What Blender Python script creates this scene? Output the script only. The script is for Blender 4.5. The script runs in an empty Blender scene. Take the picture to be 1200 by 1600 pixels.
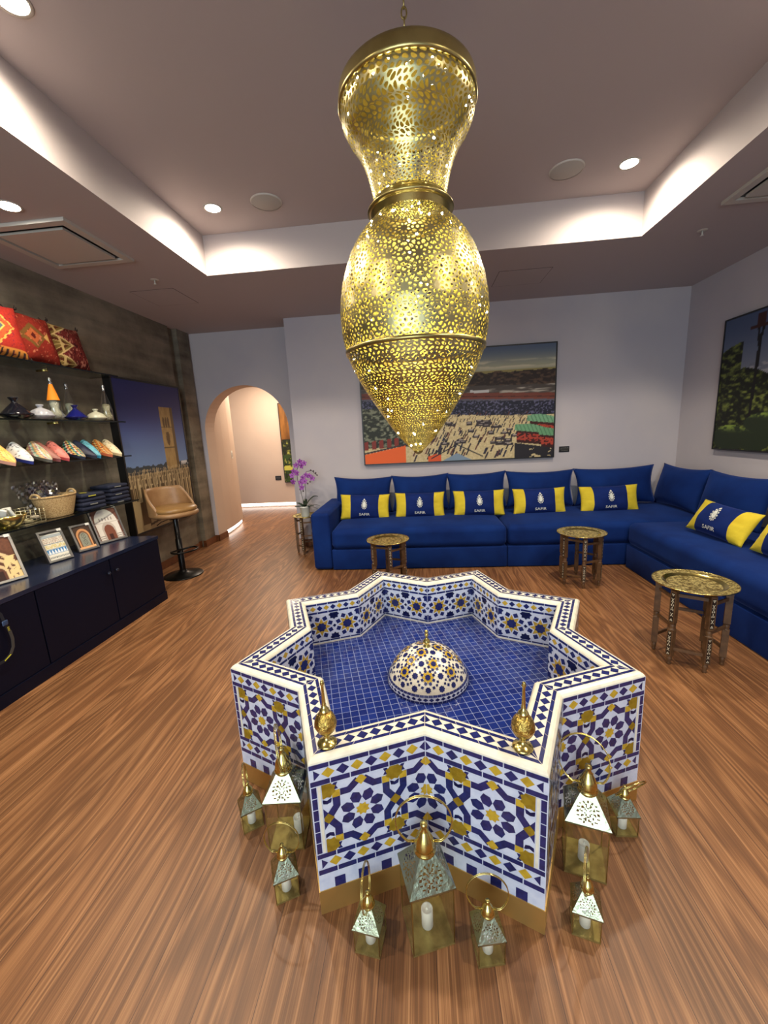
import bpy, bmesh, math, random
import numpy as np
from mathutils import Vector, Matrix
random.seed(7); RNG = np.random.RandomState(5)
PI = math.pi; R = math.radians
SC = bpy.context.scene; COL = SC.collection

# ------------------------------------------------------------------ camera
YAW, PITCH, ROLL, CAMH, FPX = -0.0953850, 0.1978497, -0.0511797, 1.4, 629.9
cy_, sy_, cp_, sp_ = math.cos(YAW), math.sin(YAW), math.cos(PITCH), math.sin(PITCH)
fwd = Vector((sy_*cp_, cy_*cp_, -sp_)); right0 = Vector((cy_, -sy_, 0)); up0 = right0.cross(fwd)
cr_, sr_ = math.cos(ROLL), math.sin(ROLL)
rt = cr_*right0 + sr_*up0; up = -sr_*right0 + cr_*up0
cam_d = bpy.data.cameras.new('camera'); cam = bpy.data.objects.new('camera', cam_d); COL.objects.link(cam)
cam_d.sensor_fit = 'HORIZONTAL'; cam_d.sensor_width = 36.0; cam_d.lens = FPX/1200*36.0; cam_d.clip_start = 0.02
M = Matrix((rt, up, -fwd)).transposed().to_4x4(); M.translation = Vector((0, 0, CAMH)); cam.matrix_world = M
SC.camera = cam
# ------------------------------------------------------------------ world, exposure, daylight
SC.view_settings.view_transform = 'Standard'; SC.view_settings.look = 'None'
SC.view_settings.exposure = 0.20; SC.view_settings.gamma = 1.0; SC.view_settings.use_curve_mapping = False
SC.cycles.use_denoising = True; SC.cycles.max_bounces = 9; SC.cycles.diffuse_bounces = 5
SC.cycles.glossy_bounces = 5; SC.cycles.transparent_max_bounces = 24; SC.cycles.transmission_bounces = 8
SC.cycles.caustics_reflective = False; SC.cycles.caustics_refractive = False
SC.cycles.sample_clamp_indirect = 4.0
w = bpy.data.worlds.new('world'); SC.world = w; w.use_nodes = True
w.node_tree.nodes['Background'].inputs[0].default_value = (0.62, 0.78, 1.0, 1); w.node_tree.nodes['Background'].inputs[1].default_value = 0.9
LIGHT_WARM = (1.0, 0.87, 0.69)
def area_light(name, loc, rot, sx, sy, energy, col):
    l = bpy.data.lights.new(name, 'AREA'); l.shape = 'RECTANGLE'; l.size = sx; l.size_y = sy; l.energy = energy; l.color = col
    o = bpy.data.objects.new(name, l); o.location = loc; o.rotation_euler = rot; COL.objects.link(o); return o
area_light('daylight_through_shopfront', (-.9, -3.05, 1.45), (R(90), 0, 0), 2.8, 2.3, 105, (0.80, 0.94, 1.0))
DOWN_W = 100.0

# ------------------------------------------------------------------ helpers
class MB:
    def __init__(s): s.v = []; s.f = []; s.m = []; s.sm = []; s.col = None
    def add(s, vs, fs, m=0, smooth=False):
        o = len(s.v); s.v += [tuple(p) for p in vs]
        for f in fs: s.f.append(tuple(i+o for i in f)); s.m.append(m); s.sm.append(smooth)
        return s
    def box(s, c, d, m=0, rz=0, rot=None):
        x, y, z = d[0]/2, d[1]/2, d[2]/2; c = Vector(c)
        q = rot if rot is not None else Matrix.Rotation(rz, 3, 'Z')
        vs = [c + q @ Vector((a*x, b*y, e*z)) for a in (-1, 1) for b in (-1, 1) for e in (-1, 1)]
        return s.add(vs, [(0,1,3,2),(4,6,7,5),(0,4,5,1),(2,3,7,6),(0,2,6,4),(1,5,7,3)], m)
    def bb(s, x0, x1, y0, y1, z0, z1, m=0): return s.box(((x0+x1)/2, (y0+y1)/2, (z0+z1)/2), (x1-x0, y1-y0, z1-z0), m)
    def rbox(s, c, d, r, m=0, seg=3, rz=0, bulge=0.0):
        bm = bmesh.new(); bmesh.ops.create_cube(bm, size=1)
        for v in bm.verts: v.co = Vector((v.co.x*d[0], v.co.y*d[1], v.co.z*d[2]))
        if bulge: bmesh.ops.subdivide_edges(bm, edges=bm.edges[:], cuts=6, use_grid_fill=True)
        sharp = [e for e in bm.edges if e.calc_face_angle(0) > 0.5]
        bmesh.ops.bevel(bm, geom=sharp, offset=r, segments=seg, affect='EDGES', profile=.5)
        q = Matrix.Rotation(rz, 3, 'Z'); c = Vector(c)
        bm.verts.ensure_lookup_table()
        for v in bm.verts:
            if bulge:
                a = 1-min(1, abs(v.co.x)/(d[0]/2))**6; b = 1-min(1, abs(v.co.y)/(d[1]/2))**3
                if v.co.z > 0: v.co.z += bulge*(a*b-.55)*(v.co.z/(d[2]/2))
        s.add([c + q @ v.co for v in bm.verts], [[v.index for v in f.verts] for f in bm.faces], m, True); bm.free(); return s
    def softbox(s, c, d, r, m=0, bulge=0.0, n=14):
        bm = bmesh.new(); bmesh.ops.create_cube(bm, size=2); bmesh.ops.subdivide_edges(bm, edges=bm.edges[:], cuts=n-1, use_grid_fill=True); c = Vector(c); T = .55; vs = []
        for v in bm.verts:
            p = []; q = []
            for k in range(3):
                inn = d[k]/2-r; a = abs(v.co[k]); sg = 1 if v.co[k] > 0 else -1
                p.append(sg*inn*min(1, a/T)); q.append(sg*max(0, (a-T)/(1-T))*r)
            q = Vector(q); q = q.normalized()*r if q.length > 1e-9 else q; w_ = Vector(p)+q
            if bulge and w_.z > 0:
                a = 1-min(1, abs(w_.x)/(d[0]/2))**8; b = 1-min(1, abs(w_.y)/(d[1]/2))**3; w_.z += bulge*(a*b-.55)*(w_.z/(d[2]/2))
            vs.append(c+w_)
        bm.verts.ensure_lookup_table(); s.add(vs, [[v.index for v in f.verts] for f in bm.faces], m, True); bm.free(); return s
    def lathe(s, prof, n=32, m=0, c=(0,0,0), smooth=True, a0=0, a1=2*PI, flip=False):
        full = abs(a1-a0-2*PI) < 1e-6; k = n if full else n+1
        vs = []
        for r, z in prof:
            for i in range(k):
                a = a0+(a1-a0)*i/n; vs.append((c[0]+r*math.cos(a), c[1]+r*math.sin(a), c[2]+z))
        fs = []
        for j in range(len(prof)-1):
            for i in range(n):
                i2 = (i+1) % k if full else i+1
                fs.append((j*k+i, j*k+i2, (j+1)*k+i2, (j+1)*k+i))
        return s.add(vs, fs, m, smooth)
    def tube(s, pts, r, n=8, m=0, closed=False, smooth=True):
        pts = [Vector(p) for p in pts]; k = len(pts); vs = []
        rr = r if isinstance(r, (list, tuple)) else [r]*k
        pu = None
        for i, p in enumerate(pts):
            if closed: t = pts[(i+1) % k]-pts[i-1]
            else: t = pts[min(i+1, k-1)]-pts[max(i-1, 0)]
            t.normalize()
            if pu is None: pu = t.orthogonal().normalized()
            pu = (pu - t*pu.dot(t)).normalized(); w_ = t.cross(pu)
            for j in range(n):
                a = 2*PI*j/n; vs.append(p + (pu*math.cos(a)+w_*math.sin(a))*rr[i])
        fs = []
        for i in range(k if closed else k-1):
            i2 = (i+1) % k
            for j in range(n): fs.append((i*n+j, i*n+(j+1) % n, i2*n+(j+1) % n, i2*n+j))
        if not closed: fs += [tuple(range(n))[::-1], tuple((k-1)*n+j for j in range(n))]
        return s.add(vs, fs, m, smooth)
    def sphere(s, c, r, n=12, m=0, sz=1.0):
        return s.lathe([(max(1e-5, r*math.sin(PI*i/(n//2+2))), -r*sz*math.cos(PI*i/(n//2+2))) for i in range(n//2+3)], n, m, c)
    def prism(s, pts, z0, z1, m=0):
        n = len(pts); vs = [(x, y, z0) for x, y in pts]+[(x, y, z1) for x, y in pts]
        return s.add(vs, [tuple(range(n))[::-1], tuple(range(n, 2*n))]+[(i, (i+1) % n, n+(i+1) % n, n+i) for i in range(n)], m)
    def build(s, name, mats, parent=None, loc=None, rz=0, merge=False):
        me = bpy.data.meshes.new(name); me.from_pydata(s.v, [], s.f)
        if not isinstance(mats, (list, tuple)): mats = [mats]
        for m in mats: me.materials.append(m)
        me.polygons.foreach_set('material_index', s.m); me.polygons.foreach_set('use_smooth', s.sm)
        if s.col is not None:
            a = me.color_attributes.new('Col', 'FLOAT_COLOR', 'POINT'); a.data.foreach_set('color', np.asarray(s.col, np.float32).ravel())
        me.update()
        if merge:
            bm = bmesh.new(); bm.from_mesh(me); bmesh.ops.remove_doubles(bm, verts=bm.verts, dist=1e-5); bm.to_mesh(me); bm.free()
        o = bpy.data.objects.new(name, me); COL.objects.link(o)
        if parent is not None: o.parent = parent
        if loc is not None: o.location = loc
        if rz: o.rotation_euler = (0, 0, rz)
        return o
def tag(o, label=None, cat=None, group=None, kind=None):
    if label: o['label'] = label
    if cat: o['category'] = cat
    if group: o['group'] = group
    if kind: o['kind'] = kind
    return o
def empty(name, loc, label, cat, group=None, rz=0, rot=None):
    o = bpy.data.objects.new(name, None); o.empty_display_size = .05; COL.objects.link(o); o.location = loc
    o.rotation_euler = rot if rot else (0, 0, rz); return tag(o, label, cat, group)
def struct(o): o['kind'] = 'structure'; return o
def copy_tree(o, parent=None):
    c = o.copy(); COL.objects.link(c); c.parent = parent
    for ch in [x for x in COL.objects if x.parent == o]: copy_tree(ch, c)
    return c
KIDS = {}
def dup(o, loc, rz, label, rot=None, scale=None):
    c = copy_tree(o); c.location = loc; c.rotation_euler = rot if rot else (0, 0, rz); c['label'] = label
    if scale: c.scale = scale
    return c

# ------------------------------------------------------------------ materials
def mat(name, col, rough=.5, metal=0., spec=.5, noise=None, bump=None, coat=0, sheen=0, emis=None, alpha=None, trans=0, ior=None):
    """noise=(scale, second colour, contrast lo, hi); bump=(scale, strength)"""
    m = bpy.data.materials.new(name); m.use_nodes = True; nt = m.node_tree; b = nt.nodes['Principled BSDF']
    b.inputs['Base Color'].default_value = (*col, 1); b.inputs['Roughness'].default_value = rough
    b.inputs['Metallic'].default_value = metal; b.inputs['Specular IOR Level'].default_value = spec
    if coat: b.inputs['Coat Weight'].default_value = coat; b.inputs['Coat Roughness'].default_value = .08
    if sheen: b.inputs['Sheen Weight'].default_value = sheen; b.inputs['Sheen Roughness'].default_value = .35; b.inputs['Sheen Tint'].default_value = (*[min(1, c*3+.1) for c in col], 1)
    if trans: b.inputs['Transmission Weight'].default_value = trans
    if ior: b.inputs['IOR'].default_value = ior
    if alpha is not None: b.inputs['Alpha'].default_value = alpha
    if emis: b.inputs['Emission Color'].default_value = (*emis[0], 1); b.inputs['Emission Strength'].default_value = emis[1]
    if noise or bump:
        tc = nt.nodes.new('ShaderNodeTexCoord')
    if noise:
        n = nt.nodes.new('ShaderNodeTexNoise'); n.inputs['Scale'].default_value = noise[0]; n.inputs['Detail'].default_value = 6
        r = nt.nodes.new('ShaderNodeValToRGB'); r.color_ramp.elements[0].position = noise[2]; r.color_ramp.elements[1].position = noise[3]
        r.color_ramp.elements[0].color = (*col, 1); r.color_ramp.elements[1].color = (*noise[1], 1)
        nt.links.new(tc.outputs['Object'], n.inputs['Vector']); nt.links.new(n.outputs['Fac'], r.inputs[0]); nt.links.new(r.outputs[0], b.inputs['Base Color'])
    if bump:
        n2 = nt.nodes.new('ShaderNodeTexNoise'); n2.inputs['Scale'].default_value = bump[0]; n2.inputs['Detail'].default_value = 4
        bp = nt.nodes.new('ShaderNodeBump'); bp.inputs['Strength'].default_value = bump[1]; bp.inputs['Distance'].default_value = .01
        nt.links.new(tc.outputs['Object'], n2.inputs['Vector']); nt.links.new(n2.outputs['Fac'], bp.inputs['Height']); nt.links.new(bp.outputs[0], b.inputs['Normal'])
    return m
def mat_attr(name, rough=.5, spec=.4, bump=None):
    m = mat(name, (.5,.5,.5), rough, spec=spec, bump=bump); nt = m.node_tree
    a = nt.nodes.new('ShaderNodeAttribute'); a.attribute_name = 'Col'
    nt.links.new(a.outputs['Color'], nt.nodes['Principled BSDF'].inputs['Base Color']); return m
def mat_glass(name, tint=(1,1,1), refl=.12, rough=.02):
    m = bpy.data.materials.new(name); m.use_nodes = True; nt = m.node_tree; nt.nodes.remove(nt.nodes['Principled BSDF'])
    t = nt.nodes.new('ShaderNodeBsdfTransparent'); t.inputs[0].default_value = (*tint, 1)
    g = nt.nodes.new('ShaderNodeBsdfGlossy'); g.inputs['Roughness'].default_value = rough; g.inputs[0].default_value = (1,1,1,1)
    lw = nt.nodes.new('ShaderNodeLayerWeight'); lw.inputs[0].default_value = .5
    pw = nt.nodes.new('ShaderNodeMath'); pw.operation = 'POWER'; pw.inputs[1].default_value = 4; nt.links.new(lw.outputs['Facing'], pw.inputs[0])
    mu = nt.nodes.new('ShaderNodeMath'); mu.operation = 'MULTIPLY_ADD'; mu.inputs[1].default_value = .6; mu.inputs[2].default_value = refl*.35; mu.use_clamp = True
    mx = nt.nodes.new('ShaderNodeMixShader'); nt.links.new(pw.outputs[0], mu.inputs[0]); nt.links.new(mu.outputs[0], mx.inputs[0])
    nt.links.new(t.outputs[0], mx.inputs[1]); nt.links.new(g.outputs[0], mx.inputs[2]); nt.links.new(mx.outputs[0], nt.nodes['Material Output'].inputs[0]); return m
def S(r, g, b):  # sRGB 0-255 -> linear
    return tuple(((c/255)/12.92 if c/255 <= .04045 else ((c/255+.055)/1.055)**2.4) for c in (r, g, b))

PLASTER = mat('plaster', S(182,177,184), .8, spec=.25, noise=(1.6, S(193,186,188), .35, .7), bump=(14, .06))
PLASTER_W = mat('plaster_warm', S(200,178,160), .8, spec=.2, noise=(2., S(205,184,166), .35, .7), bump=(14, .06))
CEIL = mat('ceiling_paint', S(184,174,172), .75, spec=.2)
def mat_floor():
    m = bpy.data.materials.new('walnut_floor'); m.use_nodes = True; nt = m.node_tree; N = nt.nodes; L = nt.links; b = N['Principled BSDF']
    tc = N.new('ShaderNodeTexCoord')
    sep = N.new('ShaderNodeSeparateXYZ'); L.new(tc.outputs['Object'], sep.inputs[0])
    # plank id from x (planks run along y)
    mul = N.new('ShaderNodeMath'); mul.operation = 'MULTIPLY'; mul.inputs[1].default_value = 1/.152; L.new(sep.outputs[0], mul.inputs[0])
    fl = N.new('ShaderNodeMath'); fl.operation = 'FLOOR'; L.new(mul.outputs[0], fl.inputs[0])
    wn = N.new('ShaderNodeTexWhiteNoise'); wn.noise_dimensions = '1D'; L.new(fl.outputs[0], wn.inputs['W'])
    off = N.new('ShaderNodeVectorMath'); off.operation = 'SCALE'; off.inputs['Scale'].default_value = 7; L.new(wn.outputs['Color'], off.inputs[0])
    add = N.new('ShaderNodeVectorMath'); add.operation = 'ADD'; L.new(tc.outputs['Object'], add.inputs[0]); L.new(off.outputs[0], add.inputs[1])
    mp = N.new('ShaderNodeMapping'); mp.inputs['Scale'].default_value = (7, .55, 1); L.new(add.outputs[0], mp.inputs[0])
    n1 = N.new('ShaderNodeTexNoise'); n1.inputs['Scale'].default_value = 1; n1.inputs['Detail'].default_value = 2; n1.inputs['Distortion'].default_value = .6; L.new(mp.outputs[0], n1.inputs['Vector'])
    # rings: sin of noise -> cathedral grain
    mm = N.new('ShaderNodeMath'); mm.operation = 'MULTIPLY'; mm.inputs[1].default_value = 60; L.new(n1.outputs['Fac'], mm.inputs[0])
    sn = N.new('ShaderNodeMath'); sn.operation = 'SINE'; L.new(mm.outputs[0], sn.inputs[0])
    r1 = N.new('ShaderNodeMapRange'); r1.inputs[1].default_value = -1; r1.inputs[2].default_value = 1; L.new(sn.outputs[0], r1.inputs[0])
    mp2 = N.new('ShaderNodeMapping'); mp2.inputs['Scale'].default_value = (260, 1.3, 1); L.new(add.outputs[0], mp2.inputs[0])
    n2 = N.new('ShaderNodeTexNoise'); n2.inputs['Scale'].default_value = 1; n2.inputs['Detail'].default_value = 5; n2.inputs['Roughness'].default_value = .65; L.new(mp2.outputs[0], n2.inputs['Vector'])
    mx = N.new('ShaderNodeMix'); mx.inputs[0].default_value = .80; L.new(r1.outputs[0], mx.inputs[2]); L.new(n2.outputs['Fac'], mx.inputs[3])
    rp = N.new('ShaderNodeValToRGB'); e = rp.color_ramp.elements
    e[0].position = .26; e[0].color = (*S(92,60,37), 1); e[1].position = .76; e[1].color = (*S(172,126,85), 1)
    x = e.new(.46); x.color = (*S(116,77,47), 1); x = e.new(.58); x.color = (*S(138,95,60), 1)
    L.new(mx.outputs[0], rp.inputs[0])
    hs = N.new('ShaderNodeHueSaturation'); vr = N.new('ShaderNodeMapRange'); vr.inputs[3].default_value = .86; vr.inputs[4].default_value = 1.12
    L.new(wn.outputs['Value'], vr.inputs[0]); L.new(vr.outputs[0], hs.inputs['Value']); L.new(rp.outputs[0], hs.inputs['Color'])
    fr = N.new('ShaderNodeMath'); fr.operation = 'FRACT'; L.new(mul.outputs[0], fr.inputs[0])
    gt = N.new('ShaderNodeMath'); gt.operation = 'GREATER_THAN'; gt.inputs[1].default_value = .012; L.new(fr.outputs[0], gt.inputs[0])
    mg = N.new('ShaderNodeMix'); mg.data_type = 'RGBA'; mg.inputs[6].default_value = (*S(66,38,24), 1); L.new(gt.outputs[0], mg.inputs[0]); L.new(hs.outputs[0], mg.inputs[7])
    L.new(mg.outputs[2], b.inputs['Base Color']); b.inputs['Roughness'].default_value = .42; b.inputs['Specular IOR Level'].default_value = .4
    bp = N.new('ShaderNodeBump'); bp.inputs['Strength'].default_value = .12; bp.inputs['Distance'].default_value = .002; L.new(mx.outputs[0], bp.inputs['Height']); L.new(bp.outputs[0], b.inputs['Normal'])
    return m
FLOOR = mat_floor()
SKIRT = mat('walnut_skirting', S(112,66,38), .4, noise=(30, S(90,52,30), .4, .7))
def mat_concrete():
    m = mat('raw_concrete', S(92,86,74), .75, spec=.3, bump=(9, .35)); nt = m.node_tree; N = nt.nodes; L = nt.links
    tc = N.new('ShaderNodeTexCoord')
    a = N.new('ShaderNodeTexNoise'); a.inputs['Scale'].default_value = 2.2; a.inputs['Detail'].default_value = 10; a.inputs['Roughness'].default_value = .65; L.new(tc.outputs['Object'], a.inputs['Vector'])
    mp = N.new('ShaderNodeMapping'); mp.inputs['Scale'].default_value = (1, .5, 5); L.new(tc.outputs['Object'], mp.inputs[0])
    c = N.new('ShaderNodeTexNoise'); c.inputs['Scale'].default_value = 2; c.inputs['Detail'].default_value = 4; L.new(mp.outputs[0], c.inputs['Vector'])
    mx = N.new('ShaderNodeMix'); mx.inputs[0].default_value = .4; L.new(a.outputs['Fac'], mx.inputs[2]); L.new(c.outputs['Fac'], mx.inputs[3])
    r = N.new('ShaderNodeValToRGB'); r.color_ramp.elements[0].position = .35; r.color_ramp.elements[0].color = (*S(74,68,58), 1); r.color_ramp.elements[1].position = .68; r.color_ramp.elements[1].color = (*S(148,138,120), 1)
    L.new(mx.outputs[0], r.inputs[0]); L.new(r.outputs[0], N['Principled BSDF'].inputs['Base Color']); return m
CONC = mat_concrete()
NAVY = mat('navy_zellige', S(34,42,104), .16, spec=.6, noise=(60, S(26,32,84), .4, .65), coat=.3)
GOLD_T = mat('ochre_zellige', S(204,170,54), .18, spec=.6, noise=(50, S(178,144,40), .4, .7), coat=.3)
PALE = mat('pale_zellige', S(214,220,236), .2, spec=.5, noise=(40, S(198,206,228), .4, .7), coat=.3)
CREAM = mat('cream_zellige', S(238,232,212), .22, spec=.5, noise=(30, S(222,216,196), .4, .7), coat=.3)
GROUT = mat('grout', S(200,204,212), .7)
BRASS = mat('polished_brass', S(222,204,128), .2, 1.0, noise=(12, S(196,174,96), .35, .75))
BRASS_D = mat('aged_brass', S(182,168,110), .3, 1.0, noise=(9, S(146,130,78), .35, .75))
BRASS_P = mat('pierced_brass', S(176,166,122), .34, 1.0)
BRASS_I = mat('gilt_inner_face', S(228,208,100), .5, .5)
BRASS_PALE = mat('pale_hammered_brass', S(176,184,158), .3, 1.0, bump=(60, .25), noise=(14, S(150,152,118), .3, .8))
BRASS_SK = mat('brushed_brass_plate', S(206,170,102), .5, .9)
VELVET = mat('royal_blue_velvet', S(17,46,108), .85, spec=.1, sheen=.35, noise=(3.5, S(12,33,86), .35, .68), bump=(7, .35))
VELVET_D = mat('navy_velvet', S(16,38,100), .85, spec=.15, sheen=.4, noise=(8, S(12,30,84), .35, .7))
VELVET_Y = mat('yellow_velvet', S(212,190,56), .8, spec=.15, sheen=.3, noise=(9, S(194,170,44), .35, .7), bump=(30, .3))
EMBR = mat('silver_embroidery', S(205,208,200), .6)
WOODM = mat('carved_walnut', S(104,74,46), .5, noise=(25, S(76,52,32), .35, .7))
INLAY_D = mat('ebony_inlay', S(30,22,18), .35)
INLAY_W = mat('bone_inlay', S(206,196,170), .4)
BLACK = mat('black_frame', S(14,14,16), .4)
CABM = mat('midnight_blue_lacquer', S(9,13,32), .45, spec=.2)
CABTOP = mat('midnight_blue_top', S(32,40,64), .2, spec=.6, noise=(6, S(26,33,55), .4, .7))
WHITE = mat('white_plastic', S(226,224,216), .5)
TRIM = mat('white_trim', S(196,190,180), .5)
GLOW = mat('lamp_glow', (1,.95,.85), .5, emis=((1.0,.93,.80), 60))
STRIP = mat('led_strip', (1,1,1), .5, emis=((1,.95,.88), 6))
GLASS = mat_glass('clear_glass', (.97,.98,.96), .16)
GLASS_G = mat_glass('shelf_glass', (.80,.86,.83), .35)
GLASS_A = mat_glass('lantern_glass', (.975,.97,.92), .12)
SMOKE = mat('smoked_glass_edge', S(12,16,16), .15)
CANDLE = mat('candle_wax', S(235,235,230), .5, emis=((1,1,1), .08))
LEATH = mat('tan_leather', S(156,120,82), .42, noise=(14, S(142,106,70), .35, .7), bump=(120, .08))
LEATH_S = mat('tan_leather_seat', S(150,114,66), .36, noise=(14, S(136,100,56), .35, .7), bump=(120, .08))
GUN = mat('dark_metal', S(30,29,28), .32, .8)

# ------------------------------------------------------------------ structure
WL, WR, WB, WA, ZC, ZT = -2.92, 2.92, 4.92, 5.28, 2.74, 3.04
struct(MB().bb(-5.6, 3.1, -3.2, 8.1, -.1, 0).build('floor', FLOOR))
c = MB(); CX, CY0, CY1 = 1.715, -.9, 3.545
c.bb(-3.1, -CX, -3.2, WA+.25, ZC, ZT+.08); c.bb(CX, 3.1, -3.2, WA+.25, ZC, ZT+.08); c.bb(-CX, CX, CY1, WA+.25, ZC, ZT+.08); c.bb(-CX, CX, -3.2, CY0, ZC, ZT+.08)
c.bb(-CX-.05, CX+.05, CY0-.05, CY1+.05, ZT, ZT+.1)
struct(c.build('ceiling', CEIL))
struct(MB().bb(-5.6, -1.2, WA+.25, 8.1, 2.5, 2.6).build('ceiling', PLASTER_W))
c = MB(); c.bb(WL-.15, WL, -3.2, 4.86, 0, ZC); c.bb(WL-.15, WL-.035, 4.86, 4.99, 0, ZC); c.bb(WL-.15, WL+.03, 4.99, 5.24, 0, ZC); c.bb(WL-.15, WL-.0, 5.24, WA, 0, ZC)
struct(c.build('wall_left', CONC))
struct(MB().bb(WR, WR+.15, -3.2, WB+.4, 0, ZC).build('wall_right', PLASTER))
struct(MB().bb(-1.53, WR+.15, WB, WA+.25, 0, ZC).build('wall_back', PLASTER))
c = MB(); c.bb(-3.1, -2.3, -3.2, -3.1, 0, ZC); c.bb(2.3, 3.1, -3.2, -3.1, 0, ZC); c.bb(-2.3, 2.3, -3.2, -3.1, 2.6, ZC); c.bb(-2.3, 2.3, -3.2, -3.1, 0, .3)
struct(c.build('wall_front', PLASTER))
# arch wall
def arch_wall():
    ac, ar, az = -2.275, .575, 1.50; n = 28
    arc = [(ac-ar, 0)]+[(ac-ar*math.cos(PI*i/n), az+ar*math.sin(PI*i/n)) for i in range(n+1)]+[(ac+ar, 0)]
    mb = MB(); y0, y1 = WA, WA+.25
    x0, x1 = WL, -1.53
    for y, fl in ((y0, 0), (y1, 1)):
        def q(a, b, c2, d): mb.add([(p[0], y, p[1]) for p in (a, b, c2, d)], [(0,1,2,3) if not fl else (3,2,1,0)])
        q((x0, 0), (ac-ar, 0), (ac-ar, az), (x0, az)); q((ac+ar, 0), (x1, 0), (x1, az), (ac+ar, az))
        for i in range(n):
            a, b = arc[1+i], arc[2+i]
            ta = (x0+(x1-x0)*i/n, ZC); tb = (x0+(x1-x0)*(i+1)/n, ZC)
            q(a, b, tb, ta)
        q((x0, az), (ac-ar, az), (x0, ZC), (x0, ZC)); q((ac+ar, az), (x1, az), (x1, ZC), (x1, ZC))
    for a, b in zip(arc[:-1], arc[1:]):
        mb.add([(a[0], y0, a[1]), (b[0], y0, b[1]), (b[0], y1, b[1]), (a[0], y1, a[1])], [(0,1,2,3)], 1)
    return mb
struct(arch_wall().build('wall_alcove', [PLASTER, PLASTER_W]))
# hallway beyond the arch
c = MB(); c.prism([(-2.86,5.53),(-2.88,5.8),(-2.92,6.1),(-2.985,6.38),(-3.03,6.46),(-3.09,6.48),(-3.2,6.46),(-3.2,5.53)], 0.085, 2.55); struct(c.build('wall_hall_left', PLASTER_W))
c = MB(); c.bb(-5.6, -1.2, 7.85, 8.1, .085, 2.55); struct(c.build('wall_hall_end', PLASTER_W))
struct(MB().bb(-1.53, -1.2, WA+.25, 7.85, 0, 2.55).build('wall_hall_right', PLASTER_W))
struct(MB().bb(-5.7, -5.5, WA+.25, 8.1, 0, 2.6).build('wall_hall_far_left', PLASTER_W))
c = MB(); c.prism([(-2.90,5.53),(-2.92,5.8),(-2.96,6.1),(-3.02,6.36),(-3.06,6.42),(-3.2,6.42),(-3.2,5.53)], 0, .085); struct(c.build('baseboard_hall_left', TRIM))
struct(MB().bb(-5.5, -1.53, 7.89, 8.1, 0, .085).build('baseboard_hall_end', TRIM))
c = MB(); pts = [(-2.885,5.54),(-2.905,5.8),(-2.945,6.1),(-3.005,6.37),(-3.05,6.445),(-3.12,6.46)]
for a, b in zip(pts[:-1], pts[1:]): c.add([(a[0], a[1], .03), (b[0], b[1], .03), (b[0], b[1], .075), (a[0], a[1], .075)], [(0,1,2,3)])
tag(c.build('light_strip', STRIP), 'glowing white light strip at the foot of the near hallway wall beyond the arch', 'light strip')
tag(MB().bb(-5.4, -1.6, 7.872, 7.889, .03, .075).build('light_strip', STRIP), 'long glowing white light strip at the foot of the far hallway wall', 'light strip')
area_light('hallway_downlight', (-2.6, 6.9, 2.48), (0, 0, 0), 1.2, .8, 58, (1.0, .84, .66))
# skirting
c = MB(); c.bb(WL, WL+.012, 3.3, 4.86, 0, .085); c.bb(WL-.035, WL-.023, 4.86, 4.99, 0, .085); c.bb(WL, WL+.042, 4.98, 4.99, 0, .085); c.bb(WL+.03, WL+.042, 4.99, 5.24, 0, .085); c.bb(WL+.001, WL+.042, 5.24, 5.25, 0, .085)
struct(c.build('baseboard_left', SKIRT))
c = MB(); c.bb(WL, -2.84, WA-.012, WA, 0, .085); c.bb(-2.85, -2.838, WA-.012, WA+.25, 0, .085); struct(c.build('baseboard_alcove', SKIRT))
c = MB(); c.bb(-1.542, -1.12, WB-.012, WB, 0, .085); c.bb(-1.542, -1.53, WB, WA, 0, .085); struct(c.build('baseboard_back', SKIRT))

# ------------------------------------------------------------------ ceiling fittings
def downlight(x, y, z, label, power=DOWN_W, lit=True):
    t = empty('downlight', (x, y, z), label, 'ceiling light', 'round recessed downlights')
    MB().lathe([(.05,-.001),(.064,-.004),(.066,0),(.05,.0)], 32).build('trim_ring', TRIM, t)
    MB().lathe([(.0001,-.0025),(.051,-.0025)], 32).build('lens', GLOW, t)
    l = bpy.data.lights.new('downlight_lamp', 'SPOT'); l.energy = power; l.color = LIGHT_WARM; l.spot_size = R(172); l.spot_blend = .85; l.shadow_soft_size = .045
    o = bpy.data.objects.new('downlight_lamp', l); COL.objects.link(o); o.location = (0, 0, -.02); o.parent = t
downlight(-1.434, 3.18, ZT, 'round lit downlight in the raised ceiling, left of the left speaker')
downlight(1.43, 3.18, ZT, 'round lit downlight in the raised ceiling, right of the right speaker')
downlight(-1.46, 1.73, ZT, 'round lit downlight at the top left edge of the photo in the raised ceiling')
downlight(1.46, 1.73, ZT, 'round lit downlight in the raised ceiling, near right side')
downlight(-1.46, .3, ZT, 'round lit downlight in the raised ceiling, behind the viewer on the left')
downlight(1.46, .3, ZT, 'round lit downlight in the raised ceiling, behind the viewer on the right')
downlight(-2.25, 2.37, ZC, 'round lit downlight in the low ceiling beside the left air vent', 55)
downlight(2.25, 1.9, ZC, 'round lit downlight in the low ceiling above the right sofa', 45)
for x, lb in ((-1.03, 'round pale in-ceiling speaker on the left of the lantern chandelier'), (1.03, 'round pale in-ceiling speaker on the right of the lantern chandelier')):
    t = empty('ceiling_speaker', (x, 3.17, ZT), lb, 'speaker', 'ceiling speakers')
    MB().lathe([(.0001,-.008),(.10,-.008),(.104,-.006)], 36).build('grille', mat('speaker_grille', S(178,174,166), .7), t)
    MB().lathe([(.104,-.009),(.11,-.006),(.11,0)], 36).build('rim', TRIM, t)
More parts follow.
